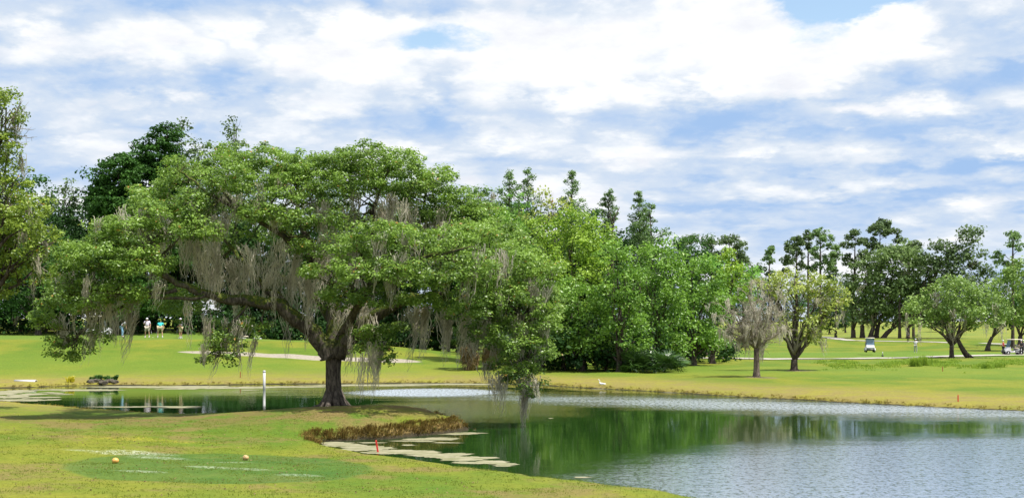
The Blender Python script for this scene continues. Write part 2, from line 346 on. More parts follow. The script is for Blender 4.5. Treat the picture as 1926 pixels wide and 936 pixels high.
# ------------------------------------------------------------------ ground, water, paths
def axis(segs):
    out = []
    for a, b, s in segs: out += list(np.arange(a, b, s))
    return np.array(out+[segs[-1][1]])
gx = axis([(-3000, -400, 400), (-400, -120, 20), (-120, -40, 2.5), (-40, -22, .6), (-22, 12, .22), (12, 32, .4), (32, 80, 2), (80, 160, 8), (160, 400, 40), (400, 3000, 400)])
gy = axis([(-200, 0, 20), (0, 18, 2), (18, 38, .4), (38, 58, .2), (58, 84, .3), (84, 125, .8), (125, 260, 4), (260, 500, 20), (500, 4000, 250)])
GX, GY = np.meshgrid(gx, gy); sdv = sdist(GX.ravel(), GY.ravel()); GZ = ground(GX.ravel(), GY.ravel(), sdv)
nx, ny = len(gx), len(gy); ii, jj = np.meshgrid(np.arange(nx-1), np.arange(ny-1)); b0 = (jj*nx+ii).ravel()
me = npmesh('ground', np.c_[GX.ravel(), GY.ravel(), GZ], np.c_[b0, b0+1, b0+nx+1, b0+nx], M['turf'], smooth=True)
a = me.attributes.new('shore', 'FLOAT', 'POINT'); a.data.foreach_set('value', sdv.astype(np.float32))
tag(link(bpy.data.objects.new('ground', me)), kind='structure')

def watermat():
    m, t = newmat('pond_water'); co = t.n('ShaderNodeTexCoord').outputs['Object']
    sp = t.n('ShaderNodeSeparateXYZ', i={0: co}); X, Y = sp.outputs[0], sp.outputs[1]
    wp = t.noise(t.scale(co, (.35, 1, 1)), .5, 5, .65)
    q1 = wpt(1500, 930); q2 = wpt(1100, 780); 
    # breeze patches, rippled and with sky sheen painted in: the broad one in the near right corner, a long thin one under the far bank, glitter round the point
    z1 = ell(t, X, Y, 20.5, 26.0, 20.5, 18.0, -.12, wp, .12, .30)
    z2 = ell(t, X, Y, 11.5, 60.6, 19, 4.4, -.50, wp, .8, 1.5)
    z3 = ell(t, X, Y, -4.6, 71.5, 4.6, 4.4, -.2, wp, .3, .5)
    z4 = ell(t, X, Y, -1.2, 60, 3.8, 8.5, 0, wp, .6, 1.1)
    Z = t.m('MAXIMUM', t.m('MAXIMUM', z1, t.m('MULTIPLY', z2, .85)), t.m('MAXIMUM', t.m('MULTIPLY', z3, .95), t.m('MULTIPLY', z4, .30)))
    r1 = t.noise(t.scale(co, (.6, 1.5, 1)), 4.2, 4, .6, .4); r2 = t.noise(t.scale(co, (.6, 1.3, 1)), 9.0, 3, .6, .3)
    calm = t.noise(t.scale(co, (.4, 1, 1)), .55, 3, .5)
    h = t.m('ADD', t.m('MULTIPLY', t.m('ADD', t.m('MULTIPLY', r1, .009), t.m('MULTIPLY', r2, .0045)), t.m('ADD', Z, t.m('MULTIPLY', t.m('MAXIMUM', z2, t.m('MAXIMUM', z3, z4)), 1.8))), t.m('ADD', t.m('MULTIPLY', calm, .004), t.m('MULTIPLY', r1, .0009)))
    bp = t.n('ShaderNodeBump', i={'Strength': 1., 'Distance': 1., 'Height': h})
    b = t.n('ShaderNodeBsdfPrincipled', i={'Base Color': (.010, .032, .006, 1), 'Roughness': t.m('ADD', t.m('MULTIPLY', Z, .07), .015), 'IOR': 1.333, 'Specular IOR Level': .22, 'Normal': bp.outputs[0]})
    gl = t.n('ShaderNodeBsdfGlossy', i={0: (.86, .92, 1., 1), 'Roughness': t.m('ADD', .14, t.m('MULTIPLY', t.m('MAXIMUM', z2, z3), .30)), 'Normal': bp.outputs[0]})  # pale bluish gloss mixed in to imitate sky sheen on the ripples
    wl = t.m('ADD', t.m('MULTIPLY', t.noise(t.scale(co, (1.1, .6, 1)), 5.5, 3, .7), .6), t.m('MULTIPLY', t.noise(t.scale(co, (1., .7, 1)), 15., 2, .6), .4))
    far = t.m('MAXIMUM', t.m('MULTIPLY', z2, .55), t.m('MAXIMUM', t.m('MULTIPLY', z3, .85), t.m('MULTIPLY', z4, .25)))
    fac = t.m('MULTIPLY', t.sm(t.m('ADD', wl, t.m('MULTIPLY', Z, .12)), .50, .64), t.m('MAXIMUM', z1, far), clamp=True)
    t.out(t.n('ShaderNodeMixShader', i={0: fac, 1: b.outputs[0], 2: gl.outputs[0]}).outputs[0]); return m
M['water'] = watermat()
wb = MB(); wb.add([(-75, 5, 0), (75, 5, 0), (75, 95, 0), (-75, 95, 0)], [(0, 1, 2, 3)])
# the sheet is trimmed to the pond: cells wholly on land are left out
wx = np.arange(-44, 58, 1.); wy = np.arange(8, 86, 1.); WX, WY = np.meshgrid(wx, wy); ws = sdist(WX.ravel(), WY.ravel()).reshape(WX.shape)
vi, fi = {}, []; vl = []
def vid(i, j):
    if (i, j) not in vi: vi[(i, j)] = len(vl); vl.append((wx[i], wy[j], 0))
    return vi[(i, j)]
for j in range(len(wy)-1):
    for i in range(len(wx)-1):
        if ws[j:j+2, i:i+2].min() < .6: fi.append((vid(i, j), vid(i+1, j), vid(i+1, j+1), vid(i, j+1)))
me = bpy.data.meshes.new('pond_water'); me.from_pydata(vl, [], fi); me.materials.append(M['water'])
tag(link(bpy.data.objects.new('pond_water', me)), kind='structure')

M['path'] = plain('path_concrete', (.40, .37, .33), .9, .15, 1.5)
def ribbon(name, pts, width):
    P = []
    for a_, b_ in zip(pts[:-1], pts[1:]):
        n = max(2, int((Vector(b_)-Vector(a_)).length/1.0))
        for k in range(n): P.append(Vector(a_).lerp(Vector(b_), k/n))
    P.append(Vector(pts[-1])); V = []; Fc = []
    for i, p in enumerate(P):
        t_ = (P[min(i+1, len(P)-1)]-P[max(i-1, 0)]).normalized(); nrm = Vector((-t_.y, t_.x))
        for s_ in (-.5, 0, .5):
            q = p+nrm*width*s_; V.append((q.x, q.y, 0))
    V = np.array(V); V[:, 2] = np.maximum(ground(V[:, 0], V[:, 1]), 0)+.06
    for i in range(len(P)-1):
        for k in (0, 1): Fc.append((i*3+k, i*3+k+1, (i+1)*3+k+1, (i+1)*3+k))
    b = MB(); b.add(V, Fc); return tag(b.build(name, M['path']), kind='structure')
def hp(px, py): h = hit(px, py); return (h.x, h.y)
ribbon('cart_path', [hp(1180, 668.5), hp(1290, 672.5), hp(1450, 675), hp(1600, 674.5), hp(1700, 672.5), hp(1800, 669.5), hp(1890, 667.5), hp(2050, 667)], 3.4)
ribbon('cart_path', [hp(1545, 633), hp(1575, 637), hp(1600, 640), hp(1650, 641.5), hp(1750, 643), hp(1800, 645)], 2.6)
ribbon('cart_path', [hp(1850, 645), hp(1885, 647), hp(1990, 650)], 2.6)

# ------------------------------------------------------------------ foliage machinery
def leafcloud(C, rad, n_per, size, tclump, squash=.6, updir=.55, narrow=.68):
    """C tuft centres, leaves scattered round each; returns V, Q, tint"""
    C = np.asarray(C, float); N = len(C)*n_per; c = np.repeat(C, n_per, 0)
    o = R.normal(0, 1, (N, 3)); o /= np.maximum(np.linalg.norm(o, axis=1), 1e-6)[:, None]; o *= (R.random(N)**.45)[:, None]
    rr = np.repeat(np.broadcast_to(rad, len(C)), n_per)[:, None]; off = o*rr*np.array([1, 1, squash]); P = c+off
    nrm = o*.7+np.array([0, 0, updir])+R.normal(0, .45, (N, 3)); nrm /= np.linalg.norm(nrm, axis=1)[:, None]
    t = R.normal(0, 1, (N, 3)); t -= nrm*(t*nrm).sum(1)[:, None]; t /= np.linalg.norm(t, axis=1)[:, None]; b = np.cross(nrm, t)
    s = size*R.uniform(.6, 1.25, N)[:, None]
    V = np.stack([P-t*s*.5, P+b*s*narrow*.5+nrm*s*.08, P+t*s*.5-nrm*s*.1, P-b*s*narrow*.5+nrm*s*.08], 1).reshape(-1, 3)
    Q = np.arange(4*N).reshape(-1, 4)
    tn = np.clip(np.repeat(tclump, n_per)*.75+R.random(N)*.34+o[:, 2]*.08, 0, .94)
    odd = R.random(N) < .012; tn = np.where(odd, 1., tn)
    return V, Q, np.repeat(tn, 4)
def shell(lobes, dens, inner=.55, low=-.55):
    """tuft centres spread through the outer part of each ellipsoid lobe"""
    L = np.array(lobes, float); out = []; tint = []
    for k, l in enumerate(L):
        area = 4*math.pi*((l[3]*l[4]+l[4]*l[5]+l[3]*l[5])/3)
        n = max(4, int(area*dens)); u = R.normal(0, 1, (n*2, 3)); u /= np.linalg.norm(u, axis=1)[:, None]
        u = u[(u[:, 2] > low)|(R.random(len(u)) < .25)][:n]
        ph = R.uniform(0, 6, 6)
        bump = 1+.17*np.sin(u[:, 0]*4.2+ph[0])*np.sin(u[:, 2]*4.7+ph[1])+.13*np.sin(u[:, 1]*7+u[:, 0]*6+ph[2])+.08*np.sin(u[:, 2]*11+u[:, 0]*9+ph[3])
        r = R.uniform(inner, 1, len(u))**.7*bump
        P = l[:3]+u*r[:, None]*l[3:6]
        inside = np.zeros(len(P), bool)
        for q, e in enumerate(L):
            if q != k: inside |= (((P-e[:3])/e[3:6])**2).sum(1) < inner*inner*.5
        P = P[~inside]; out.append(P); tint.append(R.random()*.35+R.random(len(P))*.65)
    return np.concatenate(out), np.concatenate(tint)
def limb_path(a, b, sag=.15, n=6, wig=.06):
    a = Vector(a); b = Vector(b); L = (b-a).length; P = []
    for k in range(n+1):
        t = k/n; p = a.lerp(b, t); p.z += math.sin(math.pi*t)*L*sag
        if 0 < k < n: p += Vector((random.uniform(-1, 1), random.uniform(-1, 1), random.uniform(-1, 1)))*L*wig
        P.append(p)
    return P
def beards(pts, lens, n=26, spread=.16, width=.028, lean=(0, 0)):
    """hanging bundles of moss: thin wavy tapering strands"""
    Vs = []; ts = []; K = 8
    for p, L in zip(pts, lens):
        m_ = max(6, int(n*R.uniform(.6, 1.3))); ln = L*R.uniform(.3, 1.0, m_)**1.1; x0 = R.normal(0, spread*.8, m_); y0 = R.normal(0, spread*.5, m_)
        conv = R.uniform(.35, .9); ph = R.uniform(0, 6.28, m_); ang = R.uniform(0, 3.14, m_); tt = np.full(m_, R.random()*.5)+R.random(m_)*.5
        lx = R.normal(0, .10)+lean[0]; ly = R.normal(0, .06)+lean[1]
        zj = R.uniform(-.25, .12, m_)*min(1, L); rows = []
        for k in range(K):
            s = k/(K-1); w_ = width*(1-s*.75)*R.uniform(.6, 1.3, m_); f = 1-s*conv
            cx = p[0]+x0*f+(np.sin(ph+s*5)*.04+np.sin(ph*3+s*17)*.02)*L+lx*s*L; cy = p[1]+y0*f+(np.cos(ph+s*4)*.03+np.cos(ph*2+s*15)*.02)*L+ly*s*L; cz = p[2]+zj-ln*s+R.normal(0, .02, m_)
            rows.append((np.c_[cx-np.cos(ang)*w_, cy-np.sin(ang)*w_, cz], np.c_[cx+np.cos(ang)*w_, cy+np.sin(ang)*w_, cz]))
        for k in range(K-1):
            q = np.stack([rows[k][0], rows[k][1], rows[k+1][1], rows[k+1][0]], 1); Vs.append(q.reshape(-1, 3)); ts.append(np.repeat(tt, 4))
    V = np.concatenate(Vs); return V, np.arange(len(V)).reshape(-1, 4), np.concatenate(ts)

def tree(name, label, cat, D, bpx, lobes, mat, bark='bark', tr=.25, lean=0, dens=1., n_per=40, leaf=None, tuft=None, group=None, fork=.35, moss=0, mosslen=1., squash=.6, twigs=2, inner=.55, low=-.55, depth=None, spire=False, dy=0, mossden=22, topleaf=None):
    """a tree whose lobes are (px, py, rx, ry[, depth offset m]) seen at distance D; real sizes follow from the distance"""
    s = D/F; bx = (bpx-CX)*s; bz = max(gz(bx, D), 0)
    root = empty(name, (bx, D, bz-.05), label, cat, group)
    if leaf is None: leaf = max(.15, D*.0026)
    if tuft is None: tuft = leaf*2.6+.12
    L = []
    for l in lobes:
        o = l[4] if len(l) > 4 else 0
        rx, rz = l[2]*s, l[3]*s
        L.append(((l[0]-CX)*s-bx, o, CH-(l[1]-HZ)*s-bz, rx, depth or max(rx*.95, rz*.8), rz))
    # trunk and limbs
    zs = [l[2] for l in L]; zf = max(.8, (min(l[2]-l[5]*.2 for l in L))*fork+.3) if L else 1.9; top = max(L, key=lambda l: l[2]) if L else None
    mb = MB(); lx = lean*s
    P = [(0, 0, -.3), (0, 0, .05), (lx*.12, 0, zf*.25), (lx*.45, 0, zf*.6), (lx, 0, zf)]
    rs = [tr*1.7, tr*1.35, tr*1.04, tr*.92, tr*.86]
    if spire:
        P += [(lx, 0, zf+(top[2]-zf)*.5), (lx+(top[0]-lx)*.6, top[1]*.6, top[2])]; rs += [tr*.5, tr*.12]
    mb.tube(P, rs, 12, wob=.06)
    for l in L:
        e = (l[0], l[1], l[2]); p = limb_path((lx, 0, max(zf-.1, l[2]-.45*math.hypot(l[0]-lx, l[1])-.2)) if spire else (lx, 0, zf-.1), e, .10 if not spire else .04, 6, .035)
        r0 = min(tr*(.25 if spire else .42), .05+.05*(Vector(e)-Vector((lx, 0, zf))).length**.7+.02)
        mb.tube(p, [r0*(1-.8*k/6) for k in range(7)], 7, wob=.05)
        for q in range(twigs):
            u = R.normal(0, 1, 3); u /= np.linalg.norm(u); u[2] = abs(u[2])*.8
            k = random.choice((3, 4, 5)); g = (l[0]+u[0]*l[3]*.9, l[1]+u[1]*l[4]*.9, l[2]+u[2]*l[5]*.85)
            mb.tube(limb_path(p[k], g, .05, 4, .05), [r0*.35, r0*.3, r0*.22, r0*.15, r0*.06], 5)
    mb.build('trunk', M[bark], root)
    if L:
        C, ti = shell(L, dens*.36/(tuft*tuft), inner, low)
        V, Q, tn = leafcloud(C, tuft*R.uniform(.7, 1.25, len(C)), n_per, leaf, ti, squash)
        o = link(bpy.data.objects.new('crown', npmesh('crown', V, Q, M[mat], tn)), root)
    if moss:
        pts = []
        for l in L:
            k = int(moss*l[3]*l[5]/4)+1
            for _ in range(k):
                u = R.normal(0, 1, 2); u /= max(np.linalg.norm(u), .3); u *= R.random()**.5
                pts.append((l[0]+u[0]*l[3]*.95, l[1]+u[1]*l[4]*.95, l[2]-l[5]*.55*math.sqrt(max(0, 1-u[0]**2-u[1]**2))*R.uniform(.2, 1.1)))
        V, Q, tn = beards(pts, [mosslen*R.uniform(.6, 1.5) for _ in pts], mossden, .22*D/90, .020*D/60)
        tag(link(bpy.data.objects.new('hanging_moss', npmesh('hanging_moss', V, Q, M['moss'], tn)), root), kind='stuff')
    return root

# ------------------------------------------------------------------ the big live oak on the point
OD = 51.0; os_ = OD/F; ob = at(628, OD)
oak = empty('live_oak', (ob.x, OD, ob.z-.04), 'huge spreading live oak draped in grey moss, standing on the grassy point in the pond', 'tree')
def O3(px, py, dy=0.): return Vector(((px-CX)*os_-ob.x, dy, CH-(py-HZ)*os_-ob.z))
def opath(pts, k=4):
    P = np.array([list(O3(*p)) for p in pts]); P = np.vstack([2*P[0]-P[1], P, 2*P[-1]-P[-2]]); out = []
    for i in range(1, len(P)-2):
        a_, b_, c_, e_ = P[i-1:i+3]
        for j in range(k):
            t = j/k; out.append(.5*(2*b_+(c_-a_)*t+(2*a_-5*b_+4*c_-e_)*t*t+(3*b_-a_-3*c_+e_)*t**3))
    out.append(P[-2]); return [Vector(p) for p in out]
tb = MB(); tp = opath([(628, 775), (629, 762), (628, 745), (627, 715), (627, 685), (627, 662), (626, 640)], 3)
tr_ = np.interp(np.arange(len(tp)), [0, 3, 5, 9, 12, 15, len(tp)-1], [.52, .44, .33, .30, .30, .35, .42])
tb.tube(tp, list(tr_), 22, wob=.05)
for k in range(9):                                                  # roots flaring into the soil
    a_ = k*.7+.2; c_, s_ = math.cos(a_), math.sin(a_); L = random.uniform(.7, 1.15)
    tb.tube([(c_*.22, s_*.22, .75), (c_*.36, s_*.36, .32), (c_*.56, s_*.62, .10), (c_*L, s_*L, -.03)], [.10, .14, .11, .04], 8, wob=.08)
tb.build('trunk', M['bark_oak'], oak)
limbs = [
 ([(624, 668, 0), (606, 640, -.1), (572, 606, -.4), (532, 574, -.8), (480, 566, -1.2), (425, 556, -1.8), (375, 540, -2.2), (330, 512, -2.6), (290, 480, -2.8), (250, 455, -2.8)], .50, .04),
 ([(548, 588, -.7), (525, 552, -.4), (500, 545, .1), (468, 505, .8), (435, 478, 1.4), (400, 440, 2.0), (350, 410, 2.6)], .23, .05),
 ([(627, 662, 0), (629, 615, .2), (622, 560, .5), (600, 500, .7), (575, 455, 1.0), (552, 400, 1.4), (545, 340, 1.6)], .50, .05),
 ([(630, 640, .1), (652, 588, .8), (684, 528, 1.6), (724, 468, 2.3), (778, 420, 2.9), (838, 392, 3.3)], .36, .05),
 ([(634, 664, -.1), (664, 630, -.5), (702, 598, -1.0), (752, 570, -1.5), (815, 556, -1.9), (885, 560, -2.2), (950, 580, -2.3), (1000, 622, -2.4), (985, 690, -2.5)], .42, .04),
 ([(600, 498, .7), (556, 462, -.2), (520, 430, -1.2), (470, 400, -2.0), (430, 352, -2.4)], .19, .04),
 ([(425, 556, -1.8), (370, 560, -2.4), (300, 555, -3.0), (230, 548, -3.6), (180, 560, -3.8)], .11, .03),
 ([(645, 628, -.2), (690, 565, -2.2), (740, 520, -3.8), (810, 495, -5.0), (880, 480, -5.6)], .22, .04),
 ([(622, 600, .3), (560, 540, 2.5), (470, 500, 4.4), (370, 470, 5.6), (300, 430, 6.2)], .21, .04),
 ([(640, 590, .6), (700, 540, 3.0), (790, 500, 4.8), (880, 470, 5.8), (960, 500, 6.2)], .21, .04),
 ([(684, 528, 1.6), (690, 460, 1.0), (700, 400, .4), (720, 345, 0), (735, 305, 0)], .16, .04),
 ([(362, 545, -2.4), (300, 560, -2.6), (240, 590, -2.8), (200, 620, -2.9), (185, 645, -2.9)], .10, .03),
 ([(480, 566, -1.2), (455, 600, -1.6), (440, 640, -1.8), (430, 668, -1.9)], .09, .03),
 ([(702, 598, -1.0), (712, 620, -1.6), (722, 645, -1.8)], .08, .02),
 ([(470, 400, -2.), (400, 360, -2.), (360, 330, -1.8)], .10, .03),
 ([(838, 392, 3.3), (870, 400, 2.8), (900, 430, 2.2)], .10, .03),
 ([(778, 420, 2.9), (790, 370, 2.4), (800, 330, 2.)], .10, .03)]
LP = []
for pts, r0, r1 in limbs:
    P = opath(pts, 4); n = len(P); rs = [r0+(r1-r0)*(k/(n-1))**.62 for k in range(n)]
    P = [P[0]]+[p+Vector((random.uniform(-1, 1), random.uniform(-1, 1), random.uniform(-1, 1)))*.06 for p in P[1:]]
    MB().tube(P, rs, 12, wob=.09).build('limb', M['bark_oak'], oak)
    LP += [(p, r) for p, r in zip(P[2:], rs[2:])]
LPn = np.array([list(p) for p, r in LP]); LPr = np.array([r for p, r in LP])
# foliage masses: px, py, half width, half height, depth offset, half depth (m)
OL = [(425, 300, 50, 34, .5, 2.2), (505, 300, 62, 38, .8, 2.4), (590, 318, 48, 34, 1., 2.2), (690, 300, 58, 34, .4, 2.2), (755, 302, 45, 30, .2, 2), (815, 335, 42, 30, 1., 1.8), (868, 372, 38, 30, 1.5, 1.8),
 (350, 335, 52, 40, 0, 2.4), (300, 385, 46, 34, -.5, 2.2), (455, 345, 52, 40, -1.8, 1.8), (545, 360, 50, 38, -1.2, 1.6), (630, 352, 42, 30, -.6, 1.5), (395, 395, 48, 36, -2.6, 1.6), (700, 345, 34, 24, -.5, 1.2),
 (258, 445, 50, 34, -2.5, 2.2), (310, 445, 48, 32, -3.6, 1.8), (208, 495, 42, 36, -3.4, 2.2), (255, 500, 56, 36, -4.2, 2.0), (180, 560, 36, 30, -3.8, 1.6), (215, 560, 48, 36, -3.6, 1.8), (142, 602, 24, 20, -3.4, 1.1),
 (275, 555, 48, 26, -3.5, 1.6), (330, 505, 38, 28, -4.4, 1.4), (410, 440, 50, 26, -3.2, 1.4), (350, 415, 40, 26, -3.2, 1.4),
 (505, 400, 42, 24, -2.2, 1.3), (575, 415, 44, 24, -1.8, 1.3), (640, 420, 28, 20, -1.6, 1.1), (600, 470, 34, 20, -1.6, 1.),
 (680, 470, 44, 28, -3.4, 1.5), (735, 452, 48, 28, -4., 1.6), (795, 462, 50, 30, -4.2, 1.8), (855, 465, 48, 32, -3.6, 1.8), (905, 455, 42, 40, -1.5, 2.), (700, 515, 52, 30, -4.2, 1.6), (765, 515, 54, 34, -5., 1.7),
 (835, 520, 56, 36, -5.2, 1.8), (905, 515, 52, 38, -4.4, 1.9), (965, 500, 46, 42, -2.6, 2.), (1010, 525, 40, 50, -1.6, 2.), (655, 560, 34, 24, -3., 1.1), (720, 562, 42, 22, -4., 1.2), (610, 515, 24, 16, -2.6, .8),
 (900, 575, 52, 30, -4., 1.7), (960, 565, 50, 42, -3.2, 1.9), (1018, 590, 36, 44, -2.2, 1.7), (910, 620, 42, 34, -3.2, 1.5), (960, 630, 44, 40, -3., 1.7), (1005, 645, 34, 40, -2.4, 1.5), (985, 695, 36, 30, -2.8, 1.2), (950, 680, 26, 20, -3, 1.), (1003, 725, 15, 16, -2.7, .6),
 (800, 565, 40, 18, -3.4, 1.1), (850, 570, 30, 18, -3., 1.),
 (165, 635, 24, 20, -3., .8), (195, 648, 20, 18, -2.8, .7), (150, 655, 12, 12, -2.9, .5), (225, 622, 22, 18, -2.8, .7), (180, 668, 12, 10, -2.8, .4),
 (430, 620, 24, 22, -1.7, .8), (418, 655, 20, 18, -1.8, .7), (455, 640, 20, 22, -1.7, .7), (448, 672, 12, 12, -1.8, .5), (470, 610, 22, 16, -1.5, .7), (405, 676, 8, 8, -1.8, .35), (500, 620, 20, 16, -1.2, .6),
 (700, 625, 24, 22, -1.8, .8), (728, 640, 22, 28, -1.9, .8), (735, 668, 14, 14, -1.9, .5), (690, 655, 14, 12, -1.8, .5), (745, 610, 24, 20, -1.8, .8),
 (640, 325, 62, 42, 3, 2.4), (735, 330, 60, 38, 3.2, 2.4), (785, 352, 56, 40, 3.2, 2.4), (845, 395, 52, 44, 3.2, 2.4), (520, 330, 60, 42, 3.5, 2.4), (400, 350, 62, 44, 3.5, 2.4), (560, 300, 40, 24, 1.5, 2), (640, 300, 40, 26, 1, 2), (905, 400, 40, 40, 2.5, 2), (960, 450, 44, 40, 1.5, 2), (460, 400, 60, 50, 4.5, 2.6), (330, 430, 60, 50, 4.5, 2.6), (600, 390, 60, 46, 4.8, 2.6), (730, 390, 60, 40, 5., 2.4), (850, 440, 55, 50, 5., 2.6), (940, 480, 40, 45, 4., 2.4), (230, 480, 50, 50, 3., 2.6), (300, 560, 50, 40, 3.5, 2.2),
 (1040, 560, 22, 30, -.5, 1.4), (885, 430, 30, 24, .5, 1.4), (800, 395, 30, 18, 1.5, 1.1)]
Lo = []
for (px, py, rx, ry, dy, dr) in OL:
    p = O3(px, py, dy); Lo.append((p.x, p.y, p.z, rx*os_*.92, dr*.95, ry*os_*.90))
Ltw = MB()
for l in Lo:
    c = np.array(l[:3])
    for q in range(5):
        u = R.normal(0, 1, 3); u /= np.linalg.norm(u); g = c+u*np.array(l[3:6])*.85
        k = int(np.argmin(np.linalg.norm(LPn-g, axis=1)+R.random(len(LPn))*1.2)); a_ = LPn[k]
        dist = float(np.linalg.norm(a_-g)); r0 = min(LPr[k]*.6, .018+.016*dist)
        Ltw.tube(limb_path(a_, g, .06, 6, .07), [r0*(1-.85*j/6) for j in range(7)], 6)
Ltw.build('twigs', M['bark_oak'], oak)['kind'] = 'stuff'
C, ti = shell(Lo, 2.9, .55, -.7)
V, Q, tn = leafcloud(C, .40*R.uniform(.6, 1.35, len(C)), 62, .125, ti, .46, .95, narrow=.62)
link(bpy.data.objects.new('crown', npmesh('crown', V, Q, M['oak_leaf'], tn)), oak)
# sprigs standing clear of the outline
C2 = []
for l in Lo[:9]+Lo[15:21]+Lo[40:44]:
    for q in range(7):
        u = R.normal(0, 1, 3); u /= np.linalg.norm(u); u[2] = abs(u[2]); C2.append(np.array(l[:3])+u*np.array(l[3:6])*R.uniform(1.08, 1.28))
V, Q, tn = leafcloud(C2, .17, 22, .125, R.random(len(C2)), .9, narrow=.6)
link(bpy.data.objects.new('sprigs', npmesh('sprigs', V, Q, M['oak_leaf'], tn)), oak)['kind'] = 'stuff'
# moss: each beard that can be told apart is a part
def beard(px, py, L, n, dy=0, spread=.18, lean=0):
    p = O3(px, py, dy); V, Q, tn = beards([(0, 0, 0)], [L*os_], n, spread, .017, (lean, 0))
    o = link(bpy.data.objects.new('moss_beard', npmesh('moss_beard', V, Q, M['moss'], tn)), oak); o.location = p
areas = [(365, 450, 60, 60, 20, 85, -2.), (440, 480, 55, 50, 17, 85, -1.2), (515, 470, 40, 45, 12, 90, .4), (610, 470, 55, 40, 13, 100, -.2), (660, 460, 40, 30, 8, 100, .5), (725, 375, 40, 18, 10, 95, .3), (800, 400, 45, 22, 12, 85, 1.),
         (795, 572, 30, 10, 4, 70, -1.8), (860, 585, 30, 12, 8, 85, -2.2), (300, 430, 60, 40, 8, 45, -3.), (430, 390, 60, 50, 9, 50, -2.6), (560, 370, 60, 40, 7, 50, -1.6), (200, 520, 50, 40, 7, 45, -4.), (770, 480, 60, 40, 7, 50, -5.), (900, 520, 60, 50, 9, 55, -4.6), (1000, 560, 30, 50, 7, 60, -2.6), (690, 580, 40, 25, 7, 80, -.8), (280, 545, 70, 25, 11, 70, -3.), (200, 600, 50, 30, 8, 65, -2.9), (440, 620, 40, 30, 8, 55, -1.7), (960, 640, 50, 60, 10, 60, -2.8),
         (990, 700, 20, 14, 4, 60, -2.8), (940, 700, 12, 12, 5, 60, -3.), (715, 650, 22, 14, 6, 70, -1.9), (560, 540, 40, 30, 8, 90, -.6), (640, 570, 24, 40, 3, 50, -.3), (900, 600, 30, 20, 8, 70, -3.), (640, 400, 60, 40, 8, 80, -.4)]
for (ax, ay, wx_, wy_, n, L, dy) in areas:
    for _ in range(n):
        beard(ax+random.uniform(-1, 1)*wx_, ay+random.uniform(-1, 1)*wy_, L*random.uniform(.6, 1.35), random.randint(12, 44), dy+random.uniform(-1, 1)*.9, random.uniform(.07, .24), random.gauss(0, .05))
for (px, py, L, dy, ln) in [(990, 728, 85, -2.8, -.12), (985, 728, 70, -2.7, -.05), (806, 575, 110, -1.9, -.14), (812, 575, 115, -1.9, -.2), (793, 575, 80, -1.9, -.15), (880, 600, 90, -2.2, -.22), (852, 590, 90, -2.2, -.05), (228, 575, 110, -3., -.08), (285, 560, 115, -3., -.1),
                        (378, 560, 95, -2.3, .05), (430, 665, 60, -1.8, -.15), (672, 640, 65, -1.6, -.04), (668, 640, 60, -1.6, 0), (725, 660, 60, -1.9, -.3), (590, 590, 70, -.4, -.25), (492, 630, 70, -1.2, -.15), (300, 590, 90, -3, -.15)]:
    beard(px, py, L, 26, dy, .05, ln)

# ------------------------------------------------------------------ the other trees
# left edge
lt = tree('live_oak', 'sunlit yellow green oak reaching in from the left edge over the near lawn', 'tree', 54, -120,
    [(12, 200, 30, 40, 0), (30, 330, 34, 30, 0), (50, 395, 50, 34, 0), (85, 450, 34, 30, 0), (60, 510, 48, 26, 0), (30, 470, 50, 40, .5), (5, 215, 36, 50, 0), (-45, 270, 70, 70), (14, 290, 34, 44), (-5, 355, 46, 36), (40, 385, 36, 30, -1), (62, 430, 44, 30, -1), (20, 440, 46, 40, 1), (-30, 430, 60, 60), (25, 500, 36, 36), (70, 478, 26, 16, -1), (-5, 545, 34, 26), (-100, 300, 80, 90), (-100, 430, 80, 80), (-190, 330, 80, 90), (-200, 430, 80, 80)],
    'oak_yel', 'bark', .36, dens=1.0, leaf=.135, n_per=34, tuft=.36, moss=1.2, mosslen=1.0, twigs=4)
tw = MB()
for (a_, b_) in [((12, 240), (75, 246)), ((18, 230), (58, 205)), ((20, 262), (60, 275)), ((30, 235), (50, 188)), ((60, 470), (105, 525)), ((36, 255), (72, 262))]:
    s = 54/F; ox = (-120-CX)*s; A_ = ((a_[0]-CX)*s-ox, -.3, CH-(a_[1]-HZ)*s-lt.location.z); B_ = ((b_[0]-CX)*s-ox, -.5, CH-(b_[1]-HZ)*s-lt.location.z)
    tw.tube(limb_path(A_, B_, -.05, 6, .07), [.035, .03, .024, .018, .014, .01, .006], 5)
    for q in range(4):
        t_ = Vector(A_).lerp(Vector(B_), random.uniform(.4, .95)); tw.tube([t_, t_+Vector((random.uniform(-.1, .4), 0, random.uniform(-.3, .4)))], [.01, .004], 4)
tw.build('bare_twigs', M['twig'], lt)['kind'] = 'stuff'
# dark wood behind the putting green
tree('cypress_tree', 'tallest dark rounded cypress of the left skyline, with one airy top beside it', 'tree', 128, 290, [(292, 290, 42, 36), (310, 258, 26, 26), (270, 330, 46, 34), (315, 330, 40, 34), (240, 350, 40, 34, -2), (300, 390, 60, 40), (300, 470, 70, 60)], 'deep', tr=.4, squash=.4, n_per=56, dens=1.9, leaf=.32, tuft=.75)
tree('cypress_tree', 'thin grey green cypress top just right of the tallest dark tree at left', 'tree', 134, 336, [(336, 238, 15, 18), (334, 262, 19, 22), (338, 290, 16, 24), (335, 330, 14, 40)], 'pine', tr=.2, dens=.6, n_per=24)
tree('broadleaf_tree', 'dark rounded tree forming the left shoulder of the wood beside the skyline gap', 'tree', 124, 215, [(222, 325, 38, 34), (195, 362, 28, 24), (220, 385, 50, 38), (200, 420, 34, 34), (250, 420, 50, 40), (215, 480, 60, 50), (240, 560, 60, 60)], 'deep', tr=.4, squash=.4, n_per=56, dens=1.9, leaf=.32, tuft=.75)
